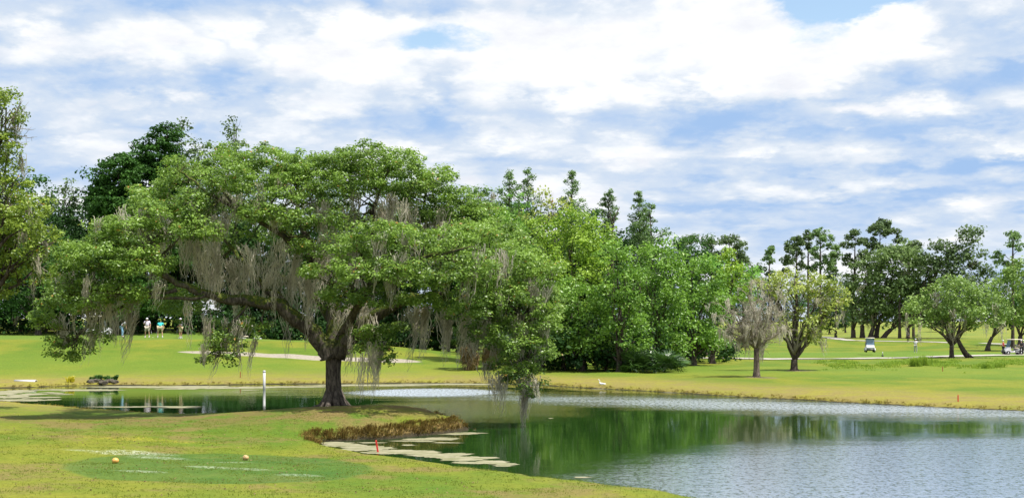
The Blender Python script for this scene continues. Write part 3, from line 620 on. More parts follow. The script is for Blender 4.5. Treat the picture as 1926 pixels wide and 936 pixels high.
tree('cypress_tree', 'small wispy grey tree top poking above the middle of the big oak crown', 'tree', 130, 443, [(443, 232, 18, 14), (440, 255, 22, 18), (440, 300, 30, 40), (440, 400, 50, 60)], 'pine', tr=.25, dens=.6, n_per=24)
tree('pine_tree', 'pine top standing in the gap between the left edge oak and the dark wood', 'tree', 138, 125, [(126, 352, 16, 14), (122, 372, 27, 16), (128, 398, 24, 18), (120, 430, 26, 26), (150, 440, 22, 20)], 'pine', tr=.22, dens=.9, n_per=30)
tree('pine_tree', 'short dark pine behind the shoulder of the big oak near the left skyline', 'tree', 130, 375, [(378, 275, 16, 16), (372, 300, 24, 22), (375, 350, 34, 40)], 'pine', tr=.25, dens=.9)
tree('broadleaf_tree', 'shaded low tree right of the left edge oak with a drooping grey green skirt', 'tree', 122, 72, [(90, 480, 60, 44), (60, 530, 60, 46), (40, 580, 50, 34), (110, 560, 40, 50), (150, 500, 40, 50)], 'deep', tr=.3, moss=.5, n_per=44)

# archetypes for the wood, copied with their parts
def copy_tree(o, parent=None):
    c = o.copy(); COL.objects.link(c)
    if parent: c.parent = parent
    for ch in list(o.children): copy_tree(ch, c)
    return c
def put(o, px, D, sc, rz, label=None, group=None):
    p = at(px, D); o.location = (p.x, p.y, p.z-.05); o.scale = (sc, sc*1., sc); o.rotation_euler = (0, 0, rz)
    if label: o['label'] = label
    if group: o['group'] = group
    return o
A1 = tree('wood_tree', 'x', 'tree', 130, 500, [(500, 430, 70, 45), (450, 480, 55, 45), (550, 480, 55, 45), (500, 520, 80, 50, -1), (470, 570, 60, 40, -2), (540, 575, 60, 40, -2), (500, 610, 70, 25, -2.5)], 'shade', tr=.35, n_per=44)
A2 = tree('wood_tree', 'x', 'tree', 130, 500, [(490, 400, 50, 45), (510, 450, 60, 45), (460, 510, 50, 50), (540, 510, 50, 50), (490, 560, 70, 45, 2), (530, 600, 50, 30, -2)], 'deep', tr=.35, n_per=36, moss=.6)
wood = [(-60, 131, 1.1), (20, 136, .95), (100, 132, .8), (175, 139, 1.0), (260, 133, .9), (345, 136, 1.05), (430, 132, .95), (515, 136, 1.0), (590, 131, .95), (670, 134, 1.0), (745, 130, .95), (820, 127, .9), (890, 124, .9), (960, 126, 1.0), (1040, 128, 1.0), (1110, 130, .9), (1180, 128, .85), (1250, 132, .8)]
for i, (px, D, sc) in enumerate(wood):
    o = A1 if i == 0 else copy_tree(A1)
    put(o, px, D, sc, i*2.4, 'dark tree in the shaded wood behind the putting green', 'trees of the shaded wood behind the putting green')
for i, (px, D, sc) in enumerate([(60, 150, 1.15), (200, 152, 1.2), (330, 155, 1.2), (470, 152, 1.1), (600, 150, 1.15), (720, 154, 1.1), (850, 150, 1.05), (960, 146, 1.1), (1080, 150, 1.1), (1200, 155, 1.0), (1310, 160, .95), (-80, 150, 1.2)]):
    o = A2 if i == 0 else copy_tree(A2)
    put(o, px, D, sc, i*1.7+1, 'green tree in the back row of the wood behind the putting green', 'back row of the wood')

# cypress and pine tops over the middle
def cyp(px, top, bot, D, hw, mat, label, name='cypress_tree', tr=.16, dens=1.0):
    L = []; y = top+4; h = max(bot-top, 1); L.append((px, top+6, hw*.16, 8))
    while y < bot:
        f = (y-top)/h; W0 = hw*(.30+.85*min(1, f*3.5))
        for q in range(2+int(f > .12)+int(f > .3)):
            rx = W0*random.uniform(.26, .42); L.append((px+random.uniform(-1, 1)*(W0-rx), y+random.uniform(-4, 4), rx, max(4.5, rx*.55), random.uniform(-1, 1)*W0*D/F*.6))
        y += max(6, hw*.36)
    return tree(name, label, 'tree', D, px, L, mat, 'bark', tr*.8, dens=dens*.36, n_per=17, fork=.95, twigs=2, squash=.6, inner=.1, leaf=D*.0015, tuft=.34, spire=True)
cyp(958, 322, 470, 112, 26, 'cypress', 'grey green cypress, left one of the twin tops over the middle of the wood')
cyp(993, 318, 470, 113, 28, 'cypress', 'grey green cypress, right one of the twin tops over the middle of the wood')
cyp(975, 365, 520, 108, 46, 'cypress_l', 'bright green feathery cypress below the twin grey tops')
cyp(1075, 320, 480, 110, 26, 'cypress', 'pointed cypress spire standing tallest over the bright trees right of the big oak')
cyp(1144, 358, 480, 112, 19, 'cypress', 'slim dark cypress beside the bare leaning snag', tr=.2)
cyp(1203, 360, 520, 112, 20, 'cypress', 'slim bare cypress spire left of the rounder cypress on the skyline')
cyp(1226, 382, 540, 110, 34, 'cypress', 'rounder cypress touching the slim spire on the right end of the skyline')
tree('broadleaf_tree', 'thin yellowing tree with bare twigs between the twin tops and the pointed spire', 'tree', 108, 1030, [(1015, 372, 26, 20), (1035, 372, 22, 22), (1050, 390, 26, 22), (1010, 410, 36, 26), (1045, 420, 36, 26)], 'olive', 'bark_l', .14, dens=.6, n_per=24, twigs=5)
tree('cypress_tree', 'dark mossy flat topped tree just right of the big oak crown skyline', 'tree', 118, 918, [(900, 360, 24, 8), (925, 358, 24, 8), (915, 385, 30, 16), (920, 420, 34, 24)], 'cypress', tr=.2, moss=1.5, mosslen=1.6, dens=.7)
sg = MB(); s = 106/F; p = at(1155, 106); sgr = empty('dead_snag', (p.x, p.y, p.z), 'bare forked grey snag leaning right beside the slim dark cypress', 'dead tree')
def S3(px, py): return ((px-CX)*s-p.x, 0, CH-(py-HZ)*s-p.z)
sg.tube([(0, 0, 0), S3(1152, 520), S3(1151, 440), S3(1155, 410), S3(1165, 391)], [.22, .16, .10, .07, .03], 7, wob=.1); sg.build('trunk', M['bark'], sgr)
MB().tube([S3(1152, 425), S3(1148, 408), S3(1147, 398)], [.06, .04, .02], 6).build('branch', M['bark'], sgr)

# bright broadleaf clump that runs out towards the pond
W = [
 ('broad green tree half hidden behind the right flank of the big oak', 99, 935, [(930, 430, 50, 40), (960, 470, 55, 45), (900, 520, 55, 45), (940, 560, 60, 45)], 'lush', 1.),
 ('bright green tree with the highest crown right of the big oak', 97, 1075, [(1075, 420, 48, 30), (1035, 440, 44, 34), (1115, 445, 42, 34), (1070, 470, 60, 40, -1), (1030, 510, 48, 40, -1.5), (1100, 515, 50, 40, -1.5), (1060, 560, 52, 40, -2)], 'bright', 1.1),
 ('deep green tree in front of the highest bright crown, leafy to the ground', 92, 1095, [(1085, 560, 50, 38), (1050, 600, 44, 40), (1115, 600, 48, 40), (1080, 640, 56, 32), (1150, 585, 40, 34), (1040, 650, 28, 34), (1020, 620, 36, 40), (1110, 655, 40, 26, 1), (1055, 668, 40, 22, 1.5)], 'lush', 1.15),
 ('pale leaved tree whose sprays hang over the palmettos at the water side', 90, 1165, [(1160, 480, 42, 34), (1180, 520, 44, 36), (1150, 550, 40, 30), (1175, 590, 42, 32), (1190, 555, 34, 26), (1160, 635, 40, 28), (1195, 640, 36, 30, .5), (1140, 660, 34, 22, 1)], 'lush', 1.0),
 ('rounded green tree right of the pale leaved tree, in front of the slim cypress spire', 96, 1235, [(1235, 480, 42, 34), (1215, 520, 40, 34), (1262, 520, 40, 36), (1240, 565, 50, 38), (1205, 600, 34, 30), (1265, 600, 38, 34), (1240, 640, 44, 28), (1280, 645, 30, 22)], 'lush', 1.0),
 ('glossy green tree at the right end of the clump, above the cart path', 104, 1305, [(1300, 500, 36, 30), (1330, 535, 32, 32), (1285, 550, 40, 34), (1320, 585, 38, 32), (1290, 620, 40, 30), (1335, 625, 26, 24), (1300, 648, 40, 18), (1345, 648, 26, 16)], 'lush', 1.05),
 ('low glossy tree trailing branches to the lawn left of the grey leafless tree', 108, 1340, [(1345, 560, 30, 30), (1352, 600, 24, 26), (1335, 640, 28, 20), (1355, 648, 22, 14)], 'lush', 1.0),
 ('vivid yellow green conical tree behind the right end of the clump', 150, 1376, [(1376, 478, 14, 14), (1374, 500, 24, 18), (1378, 525, 32, 20), (1372, 555, 38, 24)], 'bright', 1.1),
 ('dull green tree behind the vivid yellow green conical tree', 156, 1330, [(1325, 500, 30, 22), (1350, 500, 24, 22), (1400, 510, 26, 20), (1345, 545, 40, 30), (1410, 545, 30, 30)], 'cypress_l', 1.)]
for lab, D, bpx, lo, mat, de in W:
    tree('broadleaf_tree', lab, 'tree', D, bpx, lo, mat, 'bark', .24, dens=de, n_per=44, twigs=2)
# grey stems in the deep shade under the clump, undergrowth
A3 = tree('undergrowth_shrub', 'x', 'shrub', 96, 1000, [(1000, 662, 34, 26), (980, 675, 26, 18), (1022, 676, 26, 18, 1)], 'shade', tr=.08, n_per=34, twigs=1)
ug = [(1020, 93), (1060, 92), (1100, 94), (1140, 92), (1178, 95), (1215, 93), (1000, 98), (1040, 99), (1080, 99), (1120, 100), (1165, 101), (1230, 100), (1265, 106), (1300, 112), (1335, 116), (1368, 122), (960, 104)]
for i, (px, D) in enumerate(ug):
    o = A3 if i == 0 else copy_tree(A3)
    put(o, px, D, random.uniform(1.1, 1.7), i*1.3, 'dark shrub in the shade under the green clump beyond the pond', 'undergrowth of the clump beyond the pond')
# shrubs along the foot of the wood behind the green
for i, px in enumerate(range(-40, 920, 42)):
    o = copy_tree(A3); put(o, px+random.uniform(-10, 10), random.uniform(124, 128), random.uniform(1.3, 1.9), i*1.9, 'dark shrub at the foot of the shaded wood behind the putting green', 'undergrowth at the foot of the wood')

# right: three small trees in the open
t1 = tree('dead_tree', 'small leafless tree wrapped in grey moss, on the lawn right of the green clump', 'dead tree', 82, 1423, [], 'twig', 'bark_l', .20)
def bare(root, D, bpx, ends, r0, zf=1.6, sub=7, mat='twig', lean=0):
    s = D/F; bz = root.location.z; mb = MB(); bx = root.location.x; tips = []
    for (px, py, dy) in ends:
        e = Vector(((px-CX)*s-bx, dy, CH-(py-HZ)*s-bz)); P = limb_path((lean+random.uniform(-.1, .1), 0, zf), e, .06, 7, .05)
        mb.tube(P, [r0*(1-.85*k/7) for k in range(8)], 7, wob=.08)
        for q in range(sub):
            k = random.randint(2, 7); u = Vector((random.gauss(0, 1), random.gauss(0, 1), random.gauss(.1, .7))).normalized()*random.uniform(.5, 1.3)
            P2 = limb_path(P[k], P[k]+u, .08, 4, .1); mb.tube(P2, [r0*.3, r0*.22, r0*.16, r0*.1, .006], 5); tips += P2[2:]
            for q2 in range(5):
                v = Vector((random.gauss(0, 1), random.gauss(0, 1), random.gauss(0, .6))).normalized()*random.uniform(.3, .7); a_ = random.choice(P2[1:]); mb.tube([a_, a_+v*.5+Vector((0, 0, .03)), a_+v], [.016, .012, .005], 4)
    mb.build('branches', M[mat], root); return tips
ends = [(1352, 600, -.5), (1358, 570, 1.2), (1362, 632, .3), (1365, 575, -1), (1380, 600, .5), (1392, 560, 1), (1405, 545, -1), (1422, 532, 0), (1440, 548, 1), (1458, 562, -1), (1470, 590, .6), (1478, 615, -.6), (1370, 625, 0), (1400, 600, -1.5), (1440, 600, 1.5), (1430, 570, -1.4), (1395, 630, 1.), (1462, 630, .4)]
tips = bare(t1, 82, 1423, ends, .11, 1.9, 9)
bp_ = [tuple(random.choice(tips)) for _ in range(150)]
V, Q, tn = beards(bp_, [random.uniform(.35, 1.0) for _ in bp_], 13, .12, .022)
tag(link(bpy.data.objects.new('hanging_moss', npmesh('hanging_moss', V, Q, M['twig'], tn)), t1), kind='stuff')
t2 = tree('small_oak', 'small yellow green oak with a dark forked trunk, just right of the grey leafless tree', 'tree', 92.5, 1494, [(1495, 525, 50, 20), (1440, 535, 26, 18), (1550, 545, 32, 22), (1500, 555, 52, 20), (1450, 560, 24, 18), (1565, 580, 24, 26), (1520, 590, 30, 24), (1480, 600, 24, 24), (1465, 620, 20, 14), (1545, 610, 28, 20), (1530, 635, 14, 12), (1580, 560, 18, 22), (1505, 630, 20, 12)],
    'olive', 'bark', .26, dens=.85, n_per=40, twigs=4, moss=1.4, mosslen=.9, fork=.25)
b2 = bare(t2, 92.5, 1494, [(1470, 560, 0), (1510, 540, .5), (1535, 560, -.5), (1500, 580, 1), (1560, 600, 0), (1455, 600, -.6)], .10, 1.2, 6)
t3 = tree('small_oak', 'green oak with two dark trunks and ragged grey moss, beside the cart path', 'tree', 131, 1790, [(1800, 545, 50, 22), (1755, 570, 42, 24), (1850, 565, 36, 26), (1800, 580, 60, 20), (1728, 600, 26, 20), (1870, 595, 22, 20), (1770, 605, 28, 14), (1840, 605, 26, 12), (1715, 585, 20, 14)],
    'lush_s', 'bark', .24, dens=1.15, n_per=44, twigs=3, moss=2.2, mosslen=2.0, fork=.3, mossden=16)
s = 131/F; MB().tube([(20*s+.9, 0, -.1), (26*s, 0, .5), (17*s, 0, 1.3), (10*s, 0, 2.2), (16*s, 0, 3.4)], [.36, .27, .24, .19, .12], 10, wob=.08).build('trunk', M['bark'], t3)
bare(t3, 131, 1790, [(1760, 590, 0), (1820, 580, .5), (1845, 600, -.5), (1780, 575, 1), (1740, 605, 0)], .13, 1.8, 5)

# distant grove
def pine(px, base, top, D, hw, label, n=5, side=0, mat='pine'):
    hw *= 1.1; L = [(px+side, top+10, hw*.42, 10)]
    for k in range(n+3): L.append((px+side+random.choice((-1, 1))*hw*random.uniform(.15, .8)*min(1, .45+k*.15), top+13+k*random.uniform(7, 10), hw*random.uniform(.26, .46), random.uniform(6, 11), random.uniform(-2, 2)))
    return tree('pine_tree', label, 'tree', D, px, L, mat, 'bark', .23, lean=side*.8, dens=.85, n_per=26, fork=.97, twigs=4, squash=.7, spire=True, leaf=D*.0019, tuft=.62)
pine(1498, 636, 443, 250, 28, 'tall pine with a flat crown, leftmost of the open pines over the two small trees')
pine(1520, 636, 432, 252, 20, 'pine with a narrow crown, second of the open pines over the small yellow green oak')
pine(1543, 636, 428, 248, 28, 'pine with a broad pale crown and clear trunk against the sky', mat='cypress')
pine(1603, 636, 432, 250, 26, 'dark pine leaning into the tallest pine of the grove', side=6)
pine(1640, 636, 412, 255, 40, 'tallest pine of the grove, with an umbrella crown reaching right', n=6, side=18)
pine(1447, 636, 462, 240, 20, 'short feathery pine left of the open pines', mat='cypress')
pine(1572, 636, 470, 262, 24, 'lower pine in the gap left of the mossy grove', mat='cypress')
pine(1905, 640, 432, 200, 26, 'thin pine at the right edge of the photo', mat='cypress')
pine(1718, 636, 452, 262, 26, 'dark pine top just showing over the mossy oaks')
for px, tp_, hw, lab in [(1300, 438, 30, 'grey green pine, first from the left of the far pines right of the cypresses'), (1338, 446, 28, 'dark far pine with layered crown, in the middle of the far pines'), (1372, 440, 36, 'broad topped far pine above the vivid conical tree'), (1398, 475, 24, 'low round far pine, last on the right before the sky gap')]:
    pine(px, 620, tp_, 205, hw, lab, n=9)
G = [('mossy far oak, left one of the grove behind the white golf cart', 1605, 0, [(1612, 545, 26, 26), (1600, 575, 20, 24), (1625, 575, 26, 24), (1612, 600, 24, 16)]),
     ('mossy far oak second from the left in the grove behind the white golf cart', 1622, 0, [(1640, 500, 36, 24), (1625, 530, 34, 26), (1655, 540, 34, 30), (1640, 580, 34, 26)]),
     ('pale topped far oak, the highest of the mossy oaks', 1637, 6, [(1665, 480, 38, 20), (1690, 490, 34, 22), (1670, 520, 40, 28), (1690, 560, 38, 28), (1665, 590, 34, 18)]),
     ('thick trunked far oak in the middle of the mossy grove', 1648, 4, [(1700, 475, 34, 18), (1722, 505, 34, 28), (1700, 540, 38, 30), (1720, 575, 34, 24)]),
     ('far oak with a dark trunk leaning right, at the right of the mossy grove', 1662, 14, [(1740, 500, 26, 26), (1745, 545, 28, 30), (1735, 585, 28, 20), (1695, 600, 28, 12)])]
for lab, px, ln, lo in G:
    tree('live_oak', lab, 'tree', 250+random.uniform(-3, 3), px, lo, 'faroak', 'bark', .46, lean=ln, dens=1.15, n_per=40, moss=.35, mosslen=3., mossden=14, fork=.42)
tree('live_oak', 'darkest tall tree on the right, rising behind the two trunked oak', 'tree', 245, 1708, [(1770, 480, 34, 26), (1812, 455, 26, 22), (1820, 435, 22, 14), (1800, 500, 40, 30), (1845, 490, 18, 24), (1770, 530, 40, 34), (1825, 540, 36, 34), (1860, 510, 14, 12), (1790, 580, 60, 26), (1750, 500, 24, 26)], 'pine', 'bark', .35, dens=1.2, n_per=40)
tree('live_oak', 'yellow green spreading oak at the right edge with a leaning dark trunk', 'tree', 185, 1858, [(1900, 530, 40, 26), (1935, 510, 40, 30), (1890, 570, 34, 28), (1930, 580, 44, 34), (1880, 600, 24, 14), (1975, 550, 40, 50)], 'lush_s', 'bark', .28, lean=8, dens=1.3, n_per=40, moss=.4, mosslen=2)
tree('live_oak', 'shaded dark oak behind the parked golf cart at the right edge', 'tree', 210, 1919, [(1900, 585, 34, 24), (1940, 570, 40, 36), (1965, 600, 34, 20), (1915, 605, 30, 14)], 'deep', 'bark', .42, dens=1.2)
tree('pine_tree', 'slender straight pine trunk between the mossy grove and the two trunked oak', 'tree', 246, 1692, [(1692, 560, 16, 16), (1698, 540, 18, 14)], 'faroak', 'bark', .26, fork=.9)
far = [(1400, 420), (1450, 430), (1500, 415), (1548, 425), (1590, 430), (1640, 420), (1690, 430), (1735, 418), (1785, 428), (1830, 420), (1880, 425), (1930, 415), (1980, 420), (1350, 425), (1300, 410), (1560, 300), (1590, 320), (1780, 330), (1420, 300)]
for i, (px, D) in enumerate(far):
    o = copy_tree(A1 if i % 2 else A2); put(o, px, D, (1.0+.25*random.random())*(.95 if D > 350 else .62), i*2.1, 'dark tree in the far tree line beyond the last fairway', 'far tree line')

# ------------------------------------------------------------------ palms and palmettos: every frond is a part
def fan_mesh(name, mat, n=15, L=.75, stalk=.7, droop=.25):
    V = []; Fc = []; t = []
    V += [(0, -.015, 0), (0, .015, 0), (stalk, .012, .04), (stalk, -.012, .04)]; Fc.append((0, 1, 2, 3)); t += [.3]*4
    for k in range(n):
        a = (k/(n-1)-.5)*3.7; l = L*(1-.22*abs(a)/1.85)*random.uniform(.85, 1.1); c, s_ = math.cos(a), math.sin(a); w_ = .035
        b = len(V); m1 = .55*l
        V += [(stalk, 0, .04), (stalk+c*m1-s_*w_, s_*m1+c*w_, .05+.02*(k % 2)), (stalk+c*l, s_*l, .04-droop*l*random.uniform(.5, 1.3)), (stalk+c*m1+s_*w_, s_*m1-c*w_, .03)]
        Fc.append((b, b+1, b+2, b+3)); t += [random.random()*.9]*4
    return npmesh(name, V, Fc, mat, t)
FAN = [fan_mesh('frond', M['palm']) for _ in range(3)]; FAND = [fan_mesh('dead_frond', M['palm_dead'], 13, .7, .6, .6) for _ in range(2)]
def palm(name, label, cat, px, D, n, sc, h=0, dead=0, group=None):
    p = at(px, D); root = empty(name, (p.x, p.y, p.z-.03), label, cat, group)
    if h: MB().tube([(0, 0, -.1), (0, 0, h*.5), (.05, 0, h)], [.24, .17, .19], 10, wob=.08).build('trunk', M['bark'], root)
    for k in range(n+dead):
        isd = k >= n; me_ = random.choice(FAND if isd else FAN); o = link(bpy.data.objects.new('dead_frond' if isd else 'frond', me_), root)
        el_ = random.uniform(-1.35, -.9) if isd else (random.uniform(-.5, 1.25) if h else random.uniform(.15, 1.25))
        o.rotation_euler = (random.uniform(-.5, .5), -el_, k*2.39963); q = sc*random.uniform(.8, 1.15); o.scale = (q, q, q)
        o.location = (0, 0, h-(random.uniform(.0, h*.55) if isd else 0)+ .1)
    return root
palm('cabbage_palm', 'young cabbage palm with a brown skirt of dead fronds, behind the hanging moss', 'palm', 884, 91, 26, 1.25, 2.3, 26)
palm('cabbage_palm', 'second low palm, half hidden by the drooping right flank of the big oak', 'palm', 922, 92, 24, 1.15, 2.0, 20)
for px, D, sc, lab in [(1250, 88.5, 1.25, 'outermost palmetto bush at the right end of the green clump'), (1222, 90, 1.2, 'palmetto bush second from the right end of the green clump'), (1195, 89.5, 1.15, 'palmetto bush in front of the pale leaved tree'),
                       (1168, 91, 1.05, 'palmetto bush on the left of the palmettos, deepest in the shade'), (1262, 92, 1.1, 'small palmetto behind the outermost palmetto bush')]:
    palm('saw_palmetto', lab, 'palmetto', px, D, 34, sc, 0, 0, 'palmettos under the green clump')

# ------------------------------------------------------------------ floating algae, bank grass, ground litter
m, t = newmat('algae'); co = t.n('ShaderNodeTexCoord').outputs['Object']
t.out(t.n('ShaderNodeBsdfPrincipled', i={'Base Color': t.mix(t.sm(t.noise(t.scale(co, (.6, 1.6, 1)), 2.2, 6, .7), .38, .66), (.27, .25, .16), (.13, .135, .05)), 'Roughness': .8}).outputs[0]); M['algae'] = m
av, af = [], []
def mat_poly(cx, cy, rx, ry, rot=0, n=70, rough=.5):
    ph = [random.uniform(0, 6.28) for _ in range(5)]; b = len(av); av.append((cx, cy, .006+random.uniform(0, .003)))
    for k in range(n):
        a_ = 2*math.pi*k/n; q = 1+rough*sum(math.sin(a_*f+p_)/f**.7 for f, p_ in zip((2, 3, 5, 9, 14), ph))*.5+random.uniform(-.14, .10)
        x, y = math.cos(a_)*rx*q, math.sin(a_)*ry*q; av.append((cx+x*math.cos(rot)-y*math.sin(rot), cy+x*math.sin(rot)+y*math.cos(rot), .006))
    for k in range(n): af.append((b, b+1+k, b+1+(k+1) % n))
def mat_px(px, py, rpx, rpy, rot=0, **k):
    x, y = wpt(px, py); D = y; mat_poly(x, y, rpx*D/F, rpy*D*D/(CH*F), rot, **k)
for a_ in [(20, 737, 40, 4), (60, 741, 30, 1.6), (15, 746, 34, 2.6), (80, 747, 34, 1.1), (40, 752, 60, 1.8), (100, 751, 16, .9), (150, 733, 90, 1.6), (300, 727, 120, 2), (420, 729, 90, 1.8), (330, 731, 50, .9), (540, 727, 90, 1.6), (700, 724, 120, 1.6), (860, 722, 100, 1.4), (470, 733, 20, .6), (120, 735, 8, .5), (206, 740, 8, .5),
           (275, 764.5, 95, 1.3), (340, 766, 40, .9), (860, 815, 45, 2.0), (815, 825, 60, 2.4), (780, 829, 40, 1.4), (895, 814, 18, .9), (700, 832, 30, .9), (840, 832, 30, .8), (650, 836, 40, 2.2), (700, 843, 50, 3), (770, 850, 60, 3.2), (840, 856, 56, 2.6), (890, 862, 50, 2.6), (930, 869, 36, 2), (900, 870, 34, 1.6), (960, 876, 20, .8), (625, 832, 30, 1.4), (780, 837, 14, .7), (1095, 897, 18, 1.2), (1036, 786, 5, .5), (880, 804, 5, .5), (893, 808, 3, .4),
           (1060, 724, 50, .8), (1180, 731, 60, .7), (1300, 738, 60, .6), (1420, 745, 60, .5)]:
    nearb = 640 < a_[0] < 990 and a_[1] > 835; mat_px(a_[0]-(12 if nearb else 0), a_[1]-(.5 if nearb else 0), a_[2]*(1.05 if nearb else 1), a_[3]*(1.5 if nearb else 1))
for _ in range(46):
    q = random.random(); mat_px(630+q*330+random.gauss(0, 6), 836+q*40-random.uniform(0, 5), random.uniform(8, 30), random.uniform(.5, 1.7))
for _ in range(26): mat_px(random.uniform(-10, 120), random.uniform(733, 752), random.uniform(5, 26), random.uniform(.3, 1.))
me = bpy.data.meshes.new('algae_mat'); me.from_pydata(av, [], af); me.materials.append(M['algae'])
tag(link(bpy.data.objects.new('algae_mat', me)), 'pale mats of algae and pollen floating along the pond edge', 'algae', kind='stuff')

def blades(P, h, n, mat, name, label, cat, w_=.012, spread=.07, droop=(0, 0), parent=None):
    P = np.asarray(P, float); N = len(P)*n; p = np.repeat(P, n, 0)+np.c_[R.normal(0, spread, (N, 2)), np.zeros(N)]
    hh = np.repeat(np.broadcast_to(h, len(P)), n)*R.uniform(.5, 1.2, N); a_ = R.uniform(0, 6.28, N); wv = np.c_[np.cos(a_), np.sin(a_), np.zeros(N)]*w_
    out = np.c_[R.normal(0, .35, N)+np.repeat(np.broadcast_to(droop[0], len(P)), n), R.normal(0, .35, N)+np.repeat(np.broadcast_to(droop[1], len(P)), n)]
    mid = p+np.c_[out*hh[:, None]*.35, hh*.65]; tip = p+np.c_[out*hh[:, None]*1.1, hh*.85]
    V = np.stack([p-wv, p+wv, mid+wv*.8, tip, mid-wv*.8], 1); Q1 = np.arange(N)[:, None]*5
    V = V.reshape(-1, 3); Q = np.concatenate([Q1+np.array([0, 1, 2, 4]), Q1+np.array([4, 2, 3, 3])])
    # second face is a triangle: write it as its own mesh face through a narrow quad
    Q[N:, 3] = Q1[:, 0]+4; Q[N:] = np.c_[Q1[:, 0]+4, Q1[:, 0]+2, Q1[:, 0]+3, Q1[:, 0]+3]
    V = np.concatenate([V, V[3::5]+np.array([.0015, 0, 0])]); Q[N:, 3] = 5*N+np.arange(N)
    tn = np.repeat(np.repeat(R.random(len(P)), n)*.55+R.random(N)*.38, 5); tn = np.concatenate([tn, tn[3::5]])
    o = link(bpy.data.objects.new(name, npmesh(name, V, Q, M[mat], tn)), parent)
    if label: tag(o, label, cat, kind='stuff')
    return o
# along the whole shoreline
edge = []; dr = []; hts = []
for i in range(len(SH)):
    a_, b_ = SH[i], SH[(i+1) % len(SH)]
    mid_ = (a_+b_)/2
    if abs(mid_[0]) > .45*mid_[1]+3 or mid_[1] < 41.2: continue
    L = np.linalg.norm(b_-a_); nrm = np.array([-(b_-a_)[1], (b_-a_)[0]])/L
    if sdist(*(mid_+nrm*.4))[0] < 0: nrm = -nrm
    for q in range(int(L*(13 if mid_[1] > 56 else 9))):
        t_ = random.random(); off = abs(random.gauss(0, .16))+.04; p_ = a_+(b_-a_)*t_+nrm*off
        cl = vnoise(p_[0], p_[1], 3.1, 4)*.5+.5
        if random.random() > .35+.8*cl: continue
        edge.append(p_); dr.append(-nrm*.5); hts.append(random.uniform(.04, .09)*(1+.6*cl))
edge = np.array(edge); dr = np.array(dr); z = np.maximum(ground(edge[:, 0], edge[:, 1]), 0)
blades(np.c_[edge, z-.01], np.array(hts), 9, 'tuft', 'bank_grass', 'straggly dry grass hanging along the rim of the pond bank', 'grass', .009, .05, (dr[:, 0], dr[:, 1]))
# thick brown thatch on the undercut face of the point
fp = []; fd = []
xs = R.uniform(-12, 0, 16000); ys = R.uniform(40.5, 50, 16000); sdp = sdist(xs, ys); g_ = (sdp > .02) & (sdp < .42) & (ys < 49.8-.12*(xs+12)*0) 
e_ = .15; gxn = (sdist(xs+e_, ys)-sdist(xs-e_, ys)); gyn = (sdist(xs, ys+e_)-sdist(xs, ys-e_)); g_ &= (gyn > -.12)
zf_ = ground(xs[g_], ys[g_]); cl_ = vnoise(xs[g_], ys[g_], 5.3, 2)*.5+.5; blades(np.c_[xs[g_], ys[g_], zf_][cl_ > .22], (.07+.15*cl_)[cl_ > .22], 9, 'thatch', 'bank_grass', 'thick brown grass drooping over the undercut face of the point', 'grass', .010, .06, (-(gxn[g_]*1.9)[cl_ > .22], -(gyn[g_]*1.9)[cl_ > .22]))
# rough grass in the swale by the cart path on the right
rp = []
for _ in range(1500):
    px = random.uniform(1540, 1926); py = random.gauss(687, 4.5)-(px-1700)*.004
    if vnoise(px*.03, py*.2, 1, 3) < -.1: continue
    rp.append((px, py))
rg = []
for px, py in rp[:900]:
    D = 3.75*F/(py-HZ); p = at(px, D); rg.append((p.x, p.y, p.z))
blades(rg, .16, 10, 'tuft_g', 'rough_grass', 'rough uncut grass in the hollow below the cart path', 'grass', .02, .22)
for px, py, h, n, lab in [(1722, 692, .85, 130, 'tallest bright reed clump, left of the two trunked oak'), (1735, 690, .95, 90, 'darker upright reeds touching the tallest bright clump'), (1757, 686, .45, 60, 'low reed clump between the tall reeds and the two trunked oak'),
                          (1344, 683, .35, 50, 'small weed clump left of the grey leafless tree'), (1356, 683, .30, 40, 'smallest weed clump, beside the weed clump left of the leafless tree'), (1855, 696, .5, 60, 'thin reeds farthest right in the rough grass'), (1880, 693, .6, 40, 'sparse tall weeds below the parked golf cart')]:
    p = at(px, 3.75*F/(py-HZ)); root = empty('reed_clump', (p.x, p.y, p.z-.02), lab, 'plant', 'weed and reed clumps'); V0 = np.c_[R.normal(0, .22, (n, 2)), np.zeros(n)]
    blades(V0, h, 3, 'tuft_g', 'leaves', None, None, .018, .04, (0, 0), root)
# near lawn: short blades that catch the light, and dropped leaves
lx_, ly_ = R.uniform(-16, 8, 60000), R.uniform(18.5, 46, 60000)**1.0; k_ = (np.abs(lx_) < .42*ly_+1); lx_, ly_ = lx_[k_], ly_[k_]; sd_ = sdist(lx_, ly_); k_ = sd_ > .15; lx_, ly_, sd_ = lx_[k_], ly_[k_], sd_[k_]
kk = R.random(len(lx_)) < np.clip(.35+.5*vnoise(lx_, ly_, 1.7, 1), .05, 1); lx_, ly_, sd_ = lx_[kk], ly_[kk], sd_[kk]
M['lawn_blade'] = leafmat('lawn_blade', (.07, .13, .012), (.22, .25, .035), (.22, .17, .07), .3, .8, .8, spec=.15)
blades(np.c_[lx_, ly_, ground(lx_, ly_, sd_)-.005], .035, 4, 'lawn_blade', 'lawn_grass', 'short blades of the near lawn', 'grass', .006, .06)
lv = []
for _ in range(520):
    px, py = random.uniform(0, 900), random.choice((random.uniform(772, 840), random.uniform(790, 932))); p = hit(px, py)
    if sdist(p.x, p.y)[0] > .3: lv.append((p.x, p.y, p.z+.015))
V, Q, tn = leafcloud(lv, .03, 2, .055, R.random(len(lv)), .2, 1.2)
